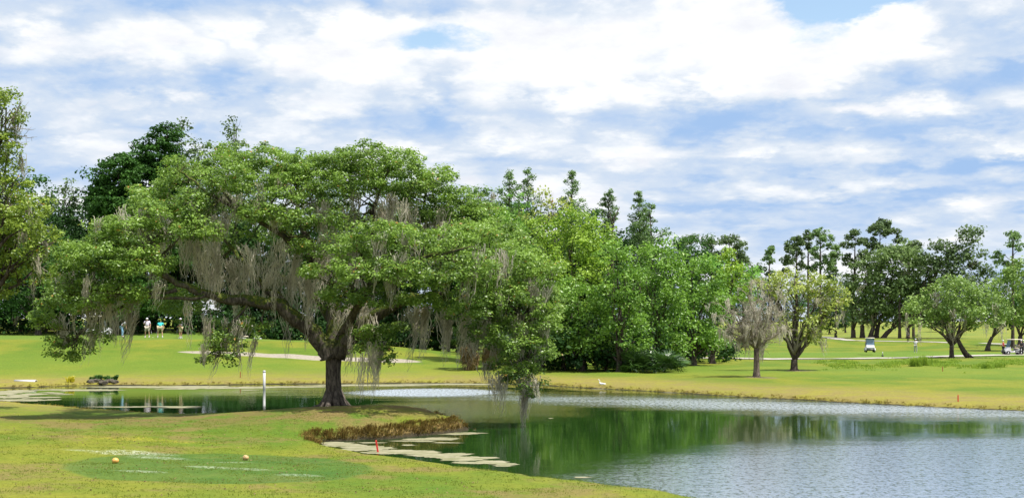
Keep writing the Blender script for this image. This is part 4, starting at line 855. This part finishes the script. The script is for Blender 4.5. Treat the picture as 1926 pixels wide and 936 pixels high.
tag(link(bpy.data.objects.new('fallen_leaves', npmesh('fallen_leaves', V, Q, M['palm_dead'], tn))), 'pale dropped leaves scattered over the near lawn', 'leaves', kind='stuff')
p = at(606, 51.3); root = empty('weed', (p.x, p.y, p.z), 'bright green sprout at the left foot of the big oak trunk', 'plant')
blades(np.c_[R.normal(0, .10, (26, 2)), np.zeros(26)], .42, 3, 'tuft_g', 'leaves', None, None, .014, .03, (0, 0), root)
p = at(133, 79.5); root = empty('weed', (p.x, p.y, p.z), 'yellow weed on the far bank between the white pipe and the dark clump', 'plant')
M['yellow'] = leafmat('yellow_leaf', (.35, .33, .02), (.55, .5, .03), None, .3)
blades(np.c_[R.normal(0, .12, (22, 2)), np.zeros(22)], .42, 3, 'yellow', 'leaves', None, None, .03, .04, (0, 0), root)
M['rock'] = plain('rock', (.10, .085, .06), .9, .3, 6)
for k, (px, dy_, sz) in enumerate([(172, 0, .28), (183, .2, .34), (195, -.1, .30), (207, .2, .32), (217, 0, .24)]):
    p = at(px, 79.6+dy_); lab = ['leftmost dark rock of the clump on the far bank', 'second rock from the left on the far bank', 'middle rock of the clump on the far bank', 'fourth rock, largest at the right of the clump', 'rightmost small rock of the clump on the far bank'][k]
    bm = bmesh.new(); bmesh.ops.create_icosphere(bm, subdivisions=2, radius=sz)
    for v in bm.verts: v.co *= random.uniform(.8, 1.15); v.co.z *= .6
    me = bpy.data.meshes.new('rock'); bm.to_mesh(me); bm.free(); me.materials.append(M['rock']); o = link(bpy.data.objects.new('rock', me)); o.location = p+Vector((0, 0, .02)); tag(o, lab, 'rock', 'rocks on the far bank')
p = at(195, 80); root = empty('weed', (p.x, p.y, p.z), 'ragged olive weeds growing over the rocks on the far bank', 'plant')
V, Q, tn = leafcloud(np.c_[R.uniform(-.85, .85, 60), R.normal(0, .15, 60), R.uniform(.05, .33, 60)], .13, 18, .13, R.random(60), .7)
link(bpy.data.objects.new('leaves', npmesh('leaves', V, Q, M['deep'], tn)), root)

# ------------------------------------------------------------------ course furniture
M['white'] = plain('white_paint', (.55, .54, .55), .45, .06); M['red'] = plain('red_paint', (.62, .035, .03), .5, .1); M['rust'] = plain('faded_red', (.34, .07, .035), .7, .2)
M['dark'] = plain('dark_plastic', (.02, .02, .022), .5); M['rubber'] = plain('rubber', (.018, .018, .02), .8); M['metal'] = plain('metal', (.55, .55, .56), .3, .05, metal=1.)
M['orange'] = plain('orange_paint', (.78, .40, .10), .4, .18, 14); M['tan'] = plain('tan_paint', (.58, .38, .17), .55, .25, 18); M['cream'] = plain('cream_roof', (.72, .66, .55), .5, .05)
M['glass'] = plain('tinted_windscreen', (.14, .22, .32), .08, .05, spec=.8); M['seat'] = plain('seat_vinyl', (.55, .48, .38), .6); M['bag'] = plain('bag_fabric', (.03, .035, .07), .8)
for px, py, mat, lab in [(217, 871, 'orange', 'bright orange tee marker, the left one on the dark tee'), (462, 865, 'tan', 'dull tan tee marker, the right one on the dark tee')]:
    p = hit(px, py); root = empty('tee_marker', p, lab, 'tee marker'); b = MB(); b.ball((0, 0, .07), (.085, .085, .075), 3); b.build('ball', M[mat], root)
    MB().tube([(0, 0, -.08), (0, 0, .03)], [.012, .02], 8).build('spike', M['metal'], root)
def stake(px, py, h, mat, lab, tilt=0, D=None, r=.022):
    p = at(px, D) if D else hit(px, py); root = empty('stake', p, lab, 'stake', 'hazard stakes')
    top = Vector((tilt*h, 0, h)); MB().tube([(0, 0, -.1), top*.9], [r, r], 4).build('shaft', M[mat], root, False)
    MB().tube([top*.9, top], [r, .004], 4).build('tip', M[mat], root, False)
stake(712, 850, .38, 'red', 'bright red stake leaning left at the near edge of the cove', -.22, r=.035)
stake(1802, 755, .34, 'red', 'thin red stake on the far bank at the right', 0, r=.03)
stake(452, 710, .40, 'rust', 'faded reddish stake on the far bank left of the white pole', 0, r=.03)
stake(1773, 698, .35, 'rust', 'faded stake in the rough grass below the two trunked oak', 0, r=.03)
x, y = wpt(497, 731); root = empty('white_pole', (x, y, 0), 'white plastic pole standing in the shallow water left of the oak trunk', 'pole')
MB().tube([(0, 0, -.6), (0, 0, 1.0)], .075, 14).build('pipe', M['white'], root); MB().tube([(0, 0, 1.0), (0, 0, 1.05), (0, 0, 1.09)], [.088, .088, .06], 14).build('cap', M['white'], root)
p = at(1660, 143); root = empty('marker_post', p, 'small white distance post with a dark base on the fairway by the golf cart', 'post')
MB().tube([(0, 0, -.05), (0, 0, .16)], [.13, .11], 8).build('base', M['dark'], root); MB().tube([(0, 0, .16), (0, 0, .5)], .04, 8).build('post', M['white'], root)
x, y = wpt(42, 725.5); root = empty('drain_pipe', (x, y+.5, .22), 'broken white drain pipe lying on the bank at the left end of the pond', 'pipe', rz=-.10)
b = MB(); n = 18
for k in range(n):
    pass
ro, ri, hl = .15, .125, .68
V = [];
for (xx, rr) in ((-hl, ri), (-hl, ro), (hl, ro), (hl, ri)):
    for k in range(n): a_ = 2*math.pi*k/n; V.append((xx+(random.uniform(-.03, .03) if rr == ro else 0), math.cos(a_)*rr, math.sin(a_)*rr))
Fc = [(i*n+k, i*n+(k+1) % n, ((i+1) % 4)*n+(k+1) % n, ((i+1) % 4)*n+k) for i in range(4) for k in range(n)]
b.add(V, Fc); b.build('pipe', M['white'], root); MB().tube([(-.62, 0, 0), (.5, 0, 0)], ri*.98, n).build('bore_shade_plug', M['rubber'], root)  # dark plug standing in for the shade inside the hollow pipe

# wading bird
M['feather'] = plain('feather', (.80, .80, .78), .8, .05); M['beak'] = plain('beak', (.65, .35, .08), .5)
x, y = wpt(1133, 729.5); root = empty('egret', (x, y, -.02), 'small white egret wading at the far edge of the pond', 'bird', rz=2.6)
def skin(name, nodes, edges, mat, parent, sub=1):
    me = bpy.data.meshes.new(name); me.from_pydata([n_[0] for n_ in nodes], edges, []); me.materials.append(mat)
    o = link(bpy.data.objects.new(name, me), parent); md = o.modifiers.new('skin', 'SKIN'); md.use_smooth_shade = True
    for v, n_ in zip(me.skin_vertices[0].data, nodes): r_ = n_[1]; v.radius = (r_, r_) if not hasattr(r_, '__len__') else r_
    me.skin_vertices[0].data[0].use_root = True
    if sub: sd_ = o.modifiers.new('sub', 'SUBSURF'); sd_.levels = sub; sd_.render_levels = sub
    return o
skin('body', [((0, 0, .26), .085), ((.14, 0, .30), .065), ((-.15, 0, .22), .045), ((-.24, 0, .18), .015), ((.20, 0, .36), .03), ((.17, 0, .44), .02), ((.20, 0, .50), .02), ((.25, 0, .52), .028), ((.30, 0, .515), .012)],
     [(0, 1), (0, 2), (2, 3), (1, 4), (4, 5), (5, 6), (6, 7), (7, 8)], M['feather'], root)
MB().tube([(.30, 0, .515), (.40, 0, .50)], [.011, .002], 6).build('beak', M['beak'], root)
for q in (-1, 1): MB().tube([(0, .035*q, .22), (.02, .035*q, .12), (0, .035*q, 0)], .008, 5).build('leg', M['dark'], root)
for q in (-1, 1): MB().ball((-.05, .07*q, .27), (.17, .02, .06), 2).build('wing', M['feather'], root)

# ------------------------------------------------------------------ people
M['skin'] = plain('skin', (.50, .30, .21), .6, .05); M['skin_tan'] = plain('tanned_skin', (.38, .20, .13), .6, .05)
cloth = {k: plain('cloth_'+k, c, .85, .1, 12) for k, c in dict(white=(.74, .72, .78), lilac=(.66, .60, .74), blue=(.24, .46, .74), teal=(.03, .46, .46), khaki=(.52, .46, .38), beige=(.50, .42, .28), grey=(.20, .19, .22), red=(.62, .03, .05), black=(.018, .018, .022), dkgrey=(.10, .10, .11), stone=(.42, .42, .40)).items()}
def person(loc, rz, label, shirt, legs, shorts=True, hat='white', pose=None, skinm='skin', seated=False, fat=1., group='golfers', h=1.0, holds_front=False):
    """faces +Y in its own frame; pose overrides joints"""
    J = dict(pelvis=(0, 0, .95), belly=(0, .01, 1.10), chest=(0, .0, 1.32), neck=(0, .01, 1.48), chin=(0, .03, 1.56), head=(0, .03, 1.66), crown=(0, .02, 1.73),
             shL=(-.19, 0, 1.42), elL=(-.25, -.02, 1.15), wrL=(-.24, .08, .92), shR=(.19, 0, 1.42), elR=(.25, -.02, 1.15), wrR=(.24, .08, .92),
             hipL=(-.10, 0, .92), knL=(-.12, .03, .50), anL=(-.13, 0, .09), hipR=(.10, 0, .92), knR=(.12, .03, .50), anR=(.13, 0, .09))
    J.update(pose or {}); J = {k: Vector(v) for k, v in J.items()}
    root = empty('person', loc, label, 'person', group, rz); root.scale = (h, h, h)
    nd = []; idx = {}; ed = []
    def add(k, p, r_): idx[k] = len(nd); nd.append((tuple(p), r_))
    add('pelvis', J['pelvis'], .13*fat); add('belly', J['belly'], .135*fat); add('chest', J['chest'], .135*fat); add('neck', J['neck'], .055); add('chin', J['chin'], .065); add('head', J['head'], .085); add('crown', J['crown'], .055)
    for s_ in 'LR':
        for k, r_ in (('sh', .06), ('el', .045), ('wr', .028)): add(k+s_, J[k+s_], r_)
        for k, r_ in (('hip', .09), ('kn', .060), ('an', .04)): add(k+s_, J[k+s_], r_)
    ed = [(idx[a_], idx[b_]) for a_, b_ in (('pelvis', 'belly'), ('belly', 'chest'), ('chest', 'neck'), ('neck', 'chin'), ('chin', 'head'), ('head', 'crown'))]
    for s_ in 'LR':
        ed += [(idx[a_+s_], idx[b_+s_]) for a_, b_ in (('sh', 'el'), ('el', 'wr'), ('hip', 'kn'), ('kn', 'an'))]+[(idx['chest'], idx['sh'+s_]), (idx['pelvis'], idx['hip'+s_])]
        # palm, four fingers and a thumb
        w_, e_ = J['wr'+s_], J['el'+s_]; dv = (w_-e_).normalized(); side = dv.cross(Vector((1, 0, 0) if abs(dv.x) < .8 else (0, 1, 0))).normalized()
        add('pa'+s_, w_+dv*.07, (.018, .032)); ed.append((idx['wr'+s_], idx['pa'+s_]))
        crv = dv.cross(side).normalized()*(-1 if s_ == 'L' else 1)
        for f in range(4):
            b_ = w_+dv*.09+side*(f-1.5)*.018; L = (.055, .065, .06, .048)[f]; add(f'f{f}{s_}', b_+dv*L*.5, .008); add(f'g{f}{s_}', b_+dv*L*.9+crv*.02, .007)
            ed += [(idx['pa'+s_], idx[f'f{f}{s_}']), (idx[f'f{f}{s_}'], idx[f'g{f}{s_}'])]
        add('th'+s_, w_+dv*.06-side*.045, .009); ed.append((idx['wr'+s_], idx['th'+s_]))
        an = J['an'+s_]; kn = J['kn'+s_]; fw = Vector((0, .15, -.05)); add('to'+s_, an+fw, .033); ed.append((idx['an'+s_], idx['to'+s_]))
    skin('body', nd, ed, M[skinm], root)
    hd, ch = J['head'], J['chin']; face = (hd-ch).cross(Vector((1, 0, 0))).normalized()
    if face.y < 0 and abs(face.y) > .2: face = -face
    MB().ball(hd+Vector((0, -.012, .02)), (.088, .095, .09), 2).build('hair', cloth['dkgrey'], root)
    MB().ball(hd+face*.098+Vector((0, 0, -.02)), (.014, .018, .02), 1).build('nose', M[skinm], root)
    for q in (-1, 1): MB().ball(hd+face*.088+Vector((.03*q, 0, .005)), .011, 1).build('eye', M['dark'], root); MB().ball(hd+Vector((.088*q, 0, -.01)), (.012, .02, .028), 1).build('ear', M[skinm], root)
    MB().ball(hd+face*.085+Vector((0, 0, -.058)), (.026, .008, .006), 1).build('mouth', M['rust'], root)
    g = 1.16
    def sleeve(a_, b_, f): return a_.lerp(b_, f)
    sn = [(tuple(J['pelvis']+Vector((0, 0, .04))), .148*fat), (tuple(J['belly']), .155*fat), (tuple(J['chest']), .152*fat), (tuple(J['chest'].lerp(J['neck'], .75)), .085)]
    se = [(0, 1), (1, 2), (2, 3)]
    for s_ in 'LR': k = len(sn); sn += [(tuple(J['sh'+s_]), .08), (tuple(sleeve(J['sh'+s_], J['el'+s_], .8)), .068)]; se += [(2, k), (k, k+1)]
    skin('shirt', sn, se, cloth[shirt], root)
    f = .95 if shorts else 1.0; pn = [(tuple(J['pelvis']+Vector((0, 0, .03))), .150*fat)]; pe = []
    for s_ in 'LR':
        k = len(pn); pn += [(tuple(J['hip'+s_]), .112*fat**.5), (tuple(J['kn'+s_].lerp(J['hip'+s_], .05 if shorts else 0)), .098 if shorts else .082)]; pe += [(0, k), (k, k+1)]
        if not shorts: pn.append((tuple(J['an'+s_]+Vector((0, 0, .02))), .066)); pe.append((k+1, k+2))
    skin('shorts' if shorts else 'trousers', pn, pe, cloth[legs], root)
    for s_ in 'LR':
        an = J['an'+s_]; MB().box(an+Vector((0, .05, -.045)), (.10, .28, .09), bev=.03).build('shoe', M['white'] if shirt != 'red' else M['dark'], root)
        if shorts: MB().tube([an+Vector((0, 0, -.02)), an+Vector((0, 0, .10))], .048, 8).build('sock', M['white'], root)
    if hat:
        b = MB(); b.ball(hd+Vector((0, 0, .035)), (.108, .115, .085), 2); b.build('cap', cloth[hat], root)
        br = hd+face*.13+Vector((0, 0, .045)); MB().box(br, (.15, .12, .014), bev=.005).build('cap_brim', cloth[hat], root)
    return root
def club(a_, b_, label, name='golf_club', head=True):
    a_, b_ = Vector(a_), Vector(b_); root = empty(name, b_, label, 'golf club', 'golf clubs'); d_ = a_-b_
    MB().tube([(0, 0, .02), d_*.75], [.007, .009], 6).build('shaft', M['metal'], root); MB().tube([d_*.75, d_], [.014, .017], 7).build('grip', M['dark'], root)
    if head: MB().box((.03, 0, .015), (.10, .03, .03), bev=.006).build('club_head', M['metal'], root)
g1_ = at(230, 113); g2_ = at(277, 112); g3_ = at(301, 111.5); g4_ = at(340, 110.5)
def W_(loc, rz, v, h=1.): return Matrix.Translation(loc) @ Matrix.Rotation(rz, 4, 'Z') @ (Vector(v)*h)
hs = 1.0
# putting: bent over the ball, facing right
P1 = dict(chest=(0, .20, 1.25), belly=(0, .08, 1.08), neck=(0, .33, 1.36), chin=(0, .41, 1.36), head=(0, .47, 1.42), crown=(0, .47, 1.50), pelvis=(0, -.06, .93), shL=(-.18, .25, 1.30), shR=(.18, .25, 1.30), elL=(-.16, .30, 1.02), elR=(.16, .30, 1.02), wrL=(-.03, .36, .80), wrR=(.03, .36, .76), hipL=(-.1, -.05, .9), hipR=(.1, -.05, .9), knL=(-.14, .04, .5), knR=(.14, .04, .5), anL=(-.15, 0, .09), anR=(.15, 0, .09))
person(g1_, -1.45, 'golfer in white shirt and pale blue trousers bent over a putt', 'white', 'blue', False, 'white', P1)
club(W_(g1_, -1.45, (0, .37, .80)), W_(g1_, -1.45, (0, .62, .03)), 'putter held by the bent golfer in blue trousers')
P2 = dict(elL=(-.27, .0, 1.14), wrL=(-.27, .06, .88), shR=(.20, .02, 1.42), elR=(.27, .10, 1.18), wrR=(.12, .22, 1.42), head=(0, .07, 1.64), chin=(0, .06, 1.55), crown=(0, .06, 1.73), anL=(-.17, 0, .09), anR=(.17, 0, .09), knL=(-.15, .03, .5), knR=(.15, .03, .5))
person(g2_, math.pi+.1, 'stout golfer in pale lilac shirt and khaki shorts, hand raised to the chin', 'lilac', 'khaki', True, 'white', P2, fat=1.2)
club(W_(g2_, math.pi, (-.30, .12, .90)), W_(g2_, math.pi, (-.55, .30, .03)), 'putter leaning beside the golfer in the lilac shirt')
P3 = dict(pelvis=(0, -.05, .92), belly=(0, .05, 1.06), chest=(0, .22, 1.22), neck=(0, .34, 1.30), chin=(0, .42, 1.29), head=(0, .48, 1.33), crown=(0, .50, 1.41), shL=(-.2, .26, 1.27), shR=(.2, .26, 1.27), elL=(-.27, .28, 1.02), wrL=(-.26, .22, .80), elR=(.27, .28, 1.02), wrR=(.26, .20, .80), anL=(-.2, 0, .09), anR=(.2, 0, .09), knL=(-.17, .05, .5), knR=(.17, .05, .5))
person(g3_, .15, 'golfer in teal shirt and beige shorts bending away from the pond', 'teal', 'beige', True, None, P3, fat=1.15)
club(W_(g3_, 0, (-.30, .25, .85)), W_(g3_, 0, (-.42, .1, .03)), 'putter in the left hand of the golfer in teal')
P4 = dict(elR=(.24, .18, 1.18), wrR=(.15, .32, 1.05), elL=(-.24, -.05, 1.15), wrL=(-.14, .18, 1.05), knL=(-.10, .06, .5), knR=(.10, .0, .5))
person(g4_, 1.35, 'golfer in dark grey shirt and beige shorts standing side on, looking left', 'grey', 'beige', True, 'lilac', P4, 'skin_tan')
club(W_(g4_, 1.35, (0, .30, 1.02)), W_(g4_, 1.35, (0, .42, .12)), 'club held low in front of the golfer in grey')
club(W_(g4_, 1.35, (.1, -.45, 1.36)), W_(g4_, 1.35, (0, .05, 1.22)), 'club tucked under the arm of the golfer in grey, pointing back', head=False)
gp = at(298, 102.0)
g5 = hit(1722, 663)
person(g5, -.4, 'lone golfer in white shirt and grey trousers standing on the fairway on the right', 'white', 'stone', False, 'white', dict(elL=(-.22, .05, 1.16), wrL=(-.08, .2, 1.1), elR=(.22, .05, 1.16), wrR=(.08, .2, 1.1)), group='golfers on the right')

# golf carts
M['cartw'] = plain('cart_body', (.55, .55, .57), .3, .04)
def cart(loc, rz, label, sc=1.):
    root = empty('golf_cart', loc, label, 'golf cart', 'golf carts', rz); root.scale = (sc,)*3    # front towards +X
    b = MB(); b.box((0, 0, .36), (2.1, 1.05, .16), bev=.04); b.box((-.62, 0, .58), (.86, 1.12, .34), bev=.09, taper=.92); b.build('body', M['cartw'], root)
    b = MB(); b.add([(.42, -.55, .44), (1.12, -.52, .40), (1.15, -.45, .62), (.62, -.50, .92), (.48, -.50, .95), (.42, .55, .44), (1.12, .52, .40), (1.15, .45, .62), (.62, .50, .92), (.48, .50, .95)],
                    [(0, 1, 2, 3, 4), (9, 8, 7, 6, 5), (1, 6, 7, 2), (2, 7, 8, 3), (3, 8, 9, 4), (4, 9, 5, 0), (0, 5, 6, 1)]); b.build('cowl', M['cartw'], root, False)
    b = MB(); b.box((1.13, 0, .34), (.12, 1.0, .20), bev=.03); b.build('bumper', M['dark'], root)
    for q in (-1, 1): MB().box((1.13, .33*q, .56), (.05, .18, .09), bev=.015).build('headlight', M['glass'], root)
    for xx in (-.78, .80):
        for q in (-1, 1):
            w0 = MB(); w0.tube([(xx, .40*q, .23), (xx, .44*q, .23), (xx, .56*q, .23), (xx, .60*q, .23)], [.19, .23, .23, .19], 20); wo_ = w0.build('wheel', M['rubber'], root)
            MB().tube([(xx, .57*q, .23), (xx, .612*q, .23)], [.13, .10], 16).build('rim', M['metal'], wo_)
            f_ = MB(); n_ = 10
            for k in range(n_):
                a0, a1 = math.pi*k/n_, math.pi*(k+1)/n_
                V = []
                for a_ in (a0, a1):
                    for rr, yy in ((.27, .42), (.31, .42), (.31, .62), (.27, .62)): V.append((xx+math.cos(a_)*rr, yy*q, .24+math.sin(a_)*rr))
                f_.add(V, [(0, 1, 5, 4), (1, 2, 6, 5), (2, 3, 7, 6), (3, 0, 4, 7)])
            f_.build('fender', M['cartw'], root)
    MB().box((-.30, 0, .80), (.50, 1.05, .14), bev=.05).build('seat', M['seat'], root); MB().box((-.60, 0, 1.05), (.10, 1.05, .38), bev=.04, ry=-.15).build('seat_back', M['seat'], root)
    for q in (-1, 1):
        MB().tube([(.60, .50*q, .92), (.46, .50*q, 1.40), (.38, .50*q, 1.80)], .022, 8).build('roof_post', M['dark'], root)
        MB().tube([(-.85, .50*q, .72), (-.72, .50*q, 1.40), (-.68, .50*q, 1.80)], .022, 8).build('roof_post', M['dark'], root)
    MB().box((-.16, 0, 1.82), (1.62, 1.16, .07), bev=.03).build('roof', M['cream'], root)
    b = MB(); b.add([(.60, -.48, .94), (.60, .48, .94), (.40, .48, 1.76), (.40, -.48, 1.76), (.615, -.48, .94), (.615, .48, .94), (.415, .48, 1.76), (.415, -.48, 1.76)], [(0, 1, 2, 3), (7, 6, 5, 4), (0, 4, 5, 1), (1, 5, 6, 2), (2, 6, 7, 3), (3, 7, 4, 0)]); b.build('windscreen', M['glass'], root, False)
    MB().tube([(.45, .25, .90), (.22, .25, 1.08)], .02, 6).build('steering_column', M['dark'], root)
    st_ = [(.20+.06*math.sin(2*math.pi*k/14), .25+.17*math.cos(2*math.pi*k/14), 1.10+.15*math.sin(2*math.pi*k/14)) for k in range(15)]; MB().tube(st_, .014, 6, cap=False).build('steering_wheel', M['dark'], root)
    MB().box((-1.12, 0, .50), (.26, .9, .06), bev=.02).build('bag_rack', M['dark'], root)
    return root
def bag(loc, rz, label, mat='bag'):
    root = empty('golf_bag', loc, label, 'golf bag', 'golf bags', rz)
    MB().tube([(0, 0, 0), (-.02, 0, .45), (-.08, 0, .86)], [.13, .12, .15], 12).build('bag', M[mat], root)
    MB().box((.13, 0, .35), (.08, .16, .40), bev=.03).build('pocket', M[mat], root)
    for k in range(5): a_ = k*1.25; x0, y0 = math.cos(a_)*.06-.08, math.sin(a_)*.06; MB().tube([(x0, y0, .7), (x0*1.6-.05, y0*1.6, 1.12+.04*k)], [.008, .008], 5).build('club_shaft', M['metal'], root); MB().ball((x0*1.6-.05, y0*1.6, 1.14+.04*k), (.05, .03, .03), 1).build('club_head', M['dark'], root)
SIT = dict(pelvis=(0, 0, .95), hipL=(-.1, .05, .93), hipR=(.1, .05, .93), knL=(-.12, .46, .95), knR=(.12, .46, .95), anL=(-.12, .62, .50), anR=(.12, .62, .50), elL=(-.24, .12, 1.16), wrL=(-.18, .36, 1.12), elR=(.24, .12, 1.16), wrR=(.18, .36, 1.12))
def seat_person(cp, rz, side, label, shirt, legs):
    P = Matrix.Translation(cp) @ Matrix.Rotation(rz, 4, 'Z') @ Vector((-.36, side*.26, -.03)); return person(P, rz-math.pi/2, label, shirt, legs, False, 'dkgrey', SIT, 'skin', group='people in golf carts')
c1 = hit(1636, 662); r1 = -1.75
cart(c1, r1, 'white golf cart driving towards the camera across the right fairway'); seat_person(c1, r1, .9, 'driver in dark clothes in the golf cart on the right fairway', 'dkgrey', 'black')
bag(W_(c1, r1, (-1.12, -.22, .53)), r1, 'dark golf bag on the back of the cart on the right fairway')
c2 = hit(1905, 667); r2 = math.pi+.05
cart(c2, r2, 'white golf cart parked side on by the path at the right edge')
person(at(1887, c2.y-.6), 1.3, 'golfer in red shirt and black trousers standing at the nose of the parked cart', 'red', 'black', False, 'white', dict(elL=(-.22, .1, 1.18), wrL=(-.05, .25, 1.15), elR=(.22, .1, 1.18), wrR=(.1, .28, 1.1)), group='golfers on the right')
person(at(1921, c2.y-.9), -.3, 'golfer all in black with a white cap behind the parked cart', 'black', 'black', False, 'white', dict(elL=(-.24, .12, 1.2), wrL=(-.16, .3, 1.2), elR=(.24, .12, 1.2), wrR=(.16, .3, 1.2)), group='golfers on the right')
bag(W_(c2, r2, (-1.12, .2, .53)), r2, 'dark golf bag on the back of the parked cart')
c3 = at(186, 116); cart(c3, .2, 'golf cart on the green mostly hidden by the lowest left oak branch'); bag(W_(c3, .2, (-1.12, .2, .53)), .2, 'golf bag on the cart behind the lowest left oak branch')
c4 = at(469, 123); c4.z = zat(628, 123)-1.85; c4.z = max(c4.z, gz(c4.x, 123)); cart(c4, .1, 'golf cart parked behind the rise, only its roof and post in sight')
p = at(1708, 228); seat = None
o = copy_tree(A3); put(o, 1726, 226, .55, 0, 'dark low shrub in the shade behind the lone fairway golfer'); del o['group']; person(at(1708, 224), 2.5, 'distant figure in dark clothes in the shade, left of the low dark shrub', 'dkgrey', 'black', False, 'dkgrey', None, group='golfers on the right')
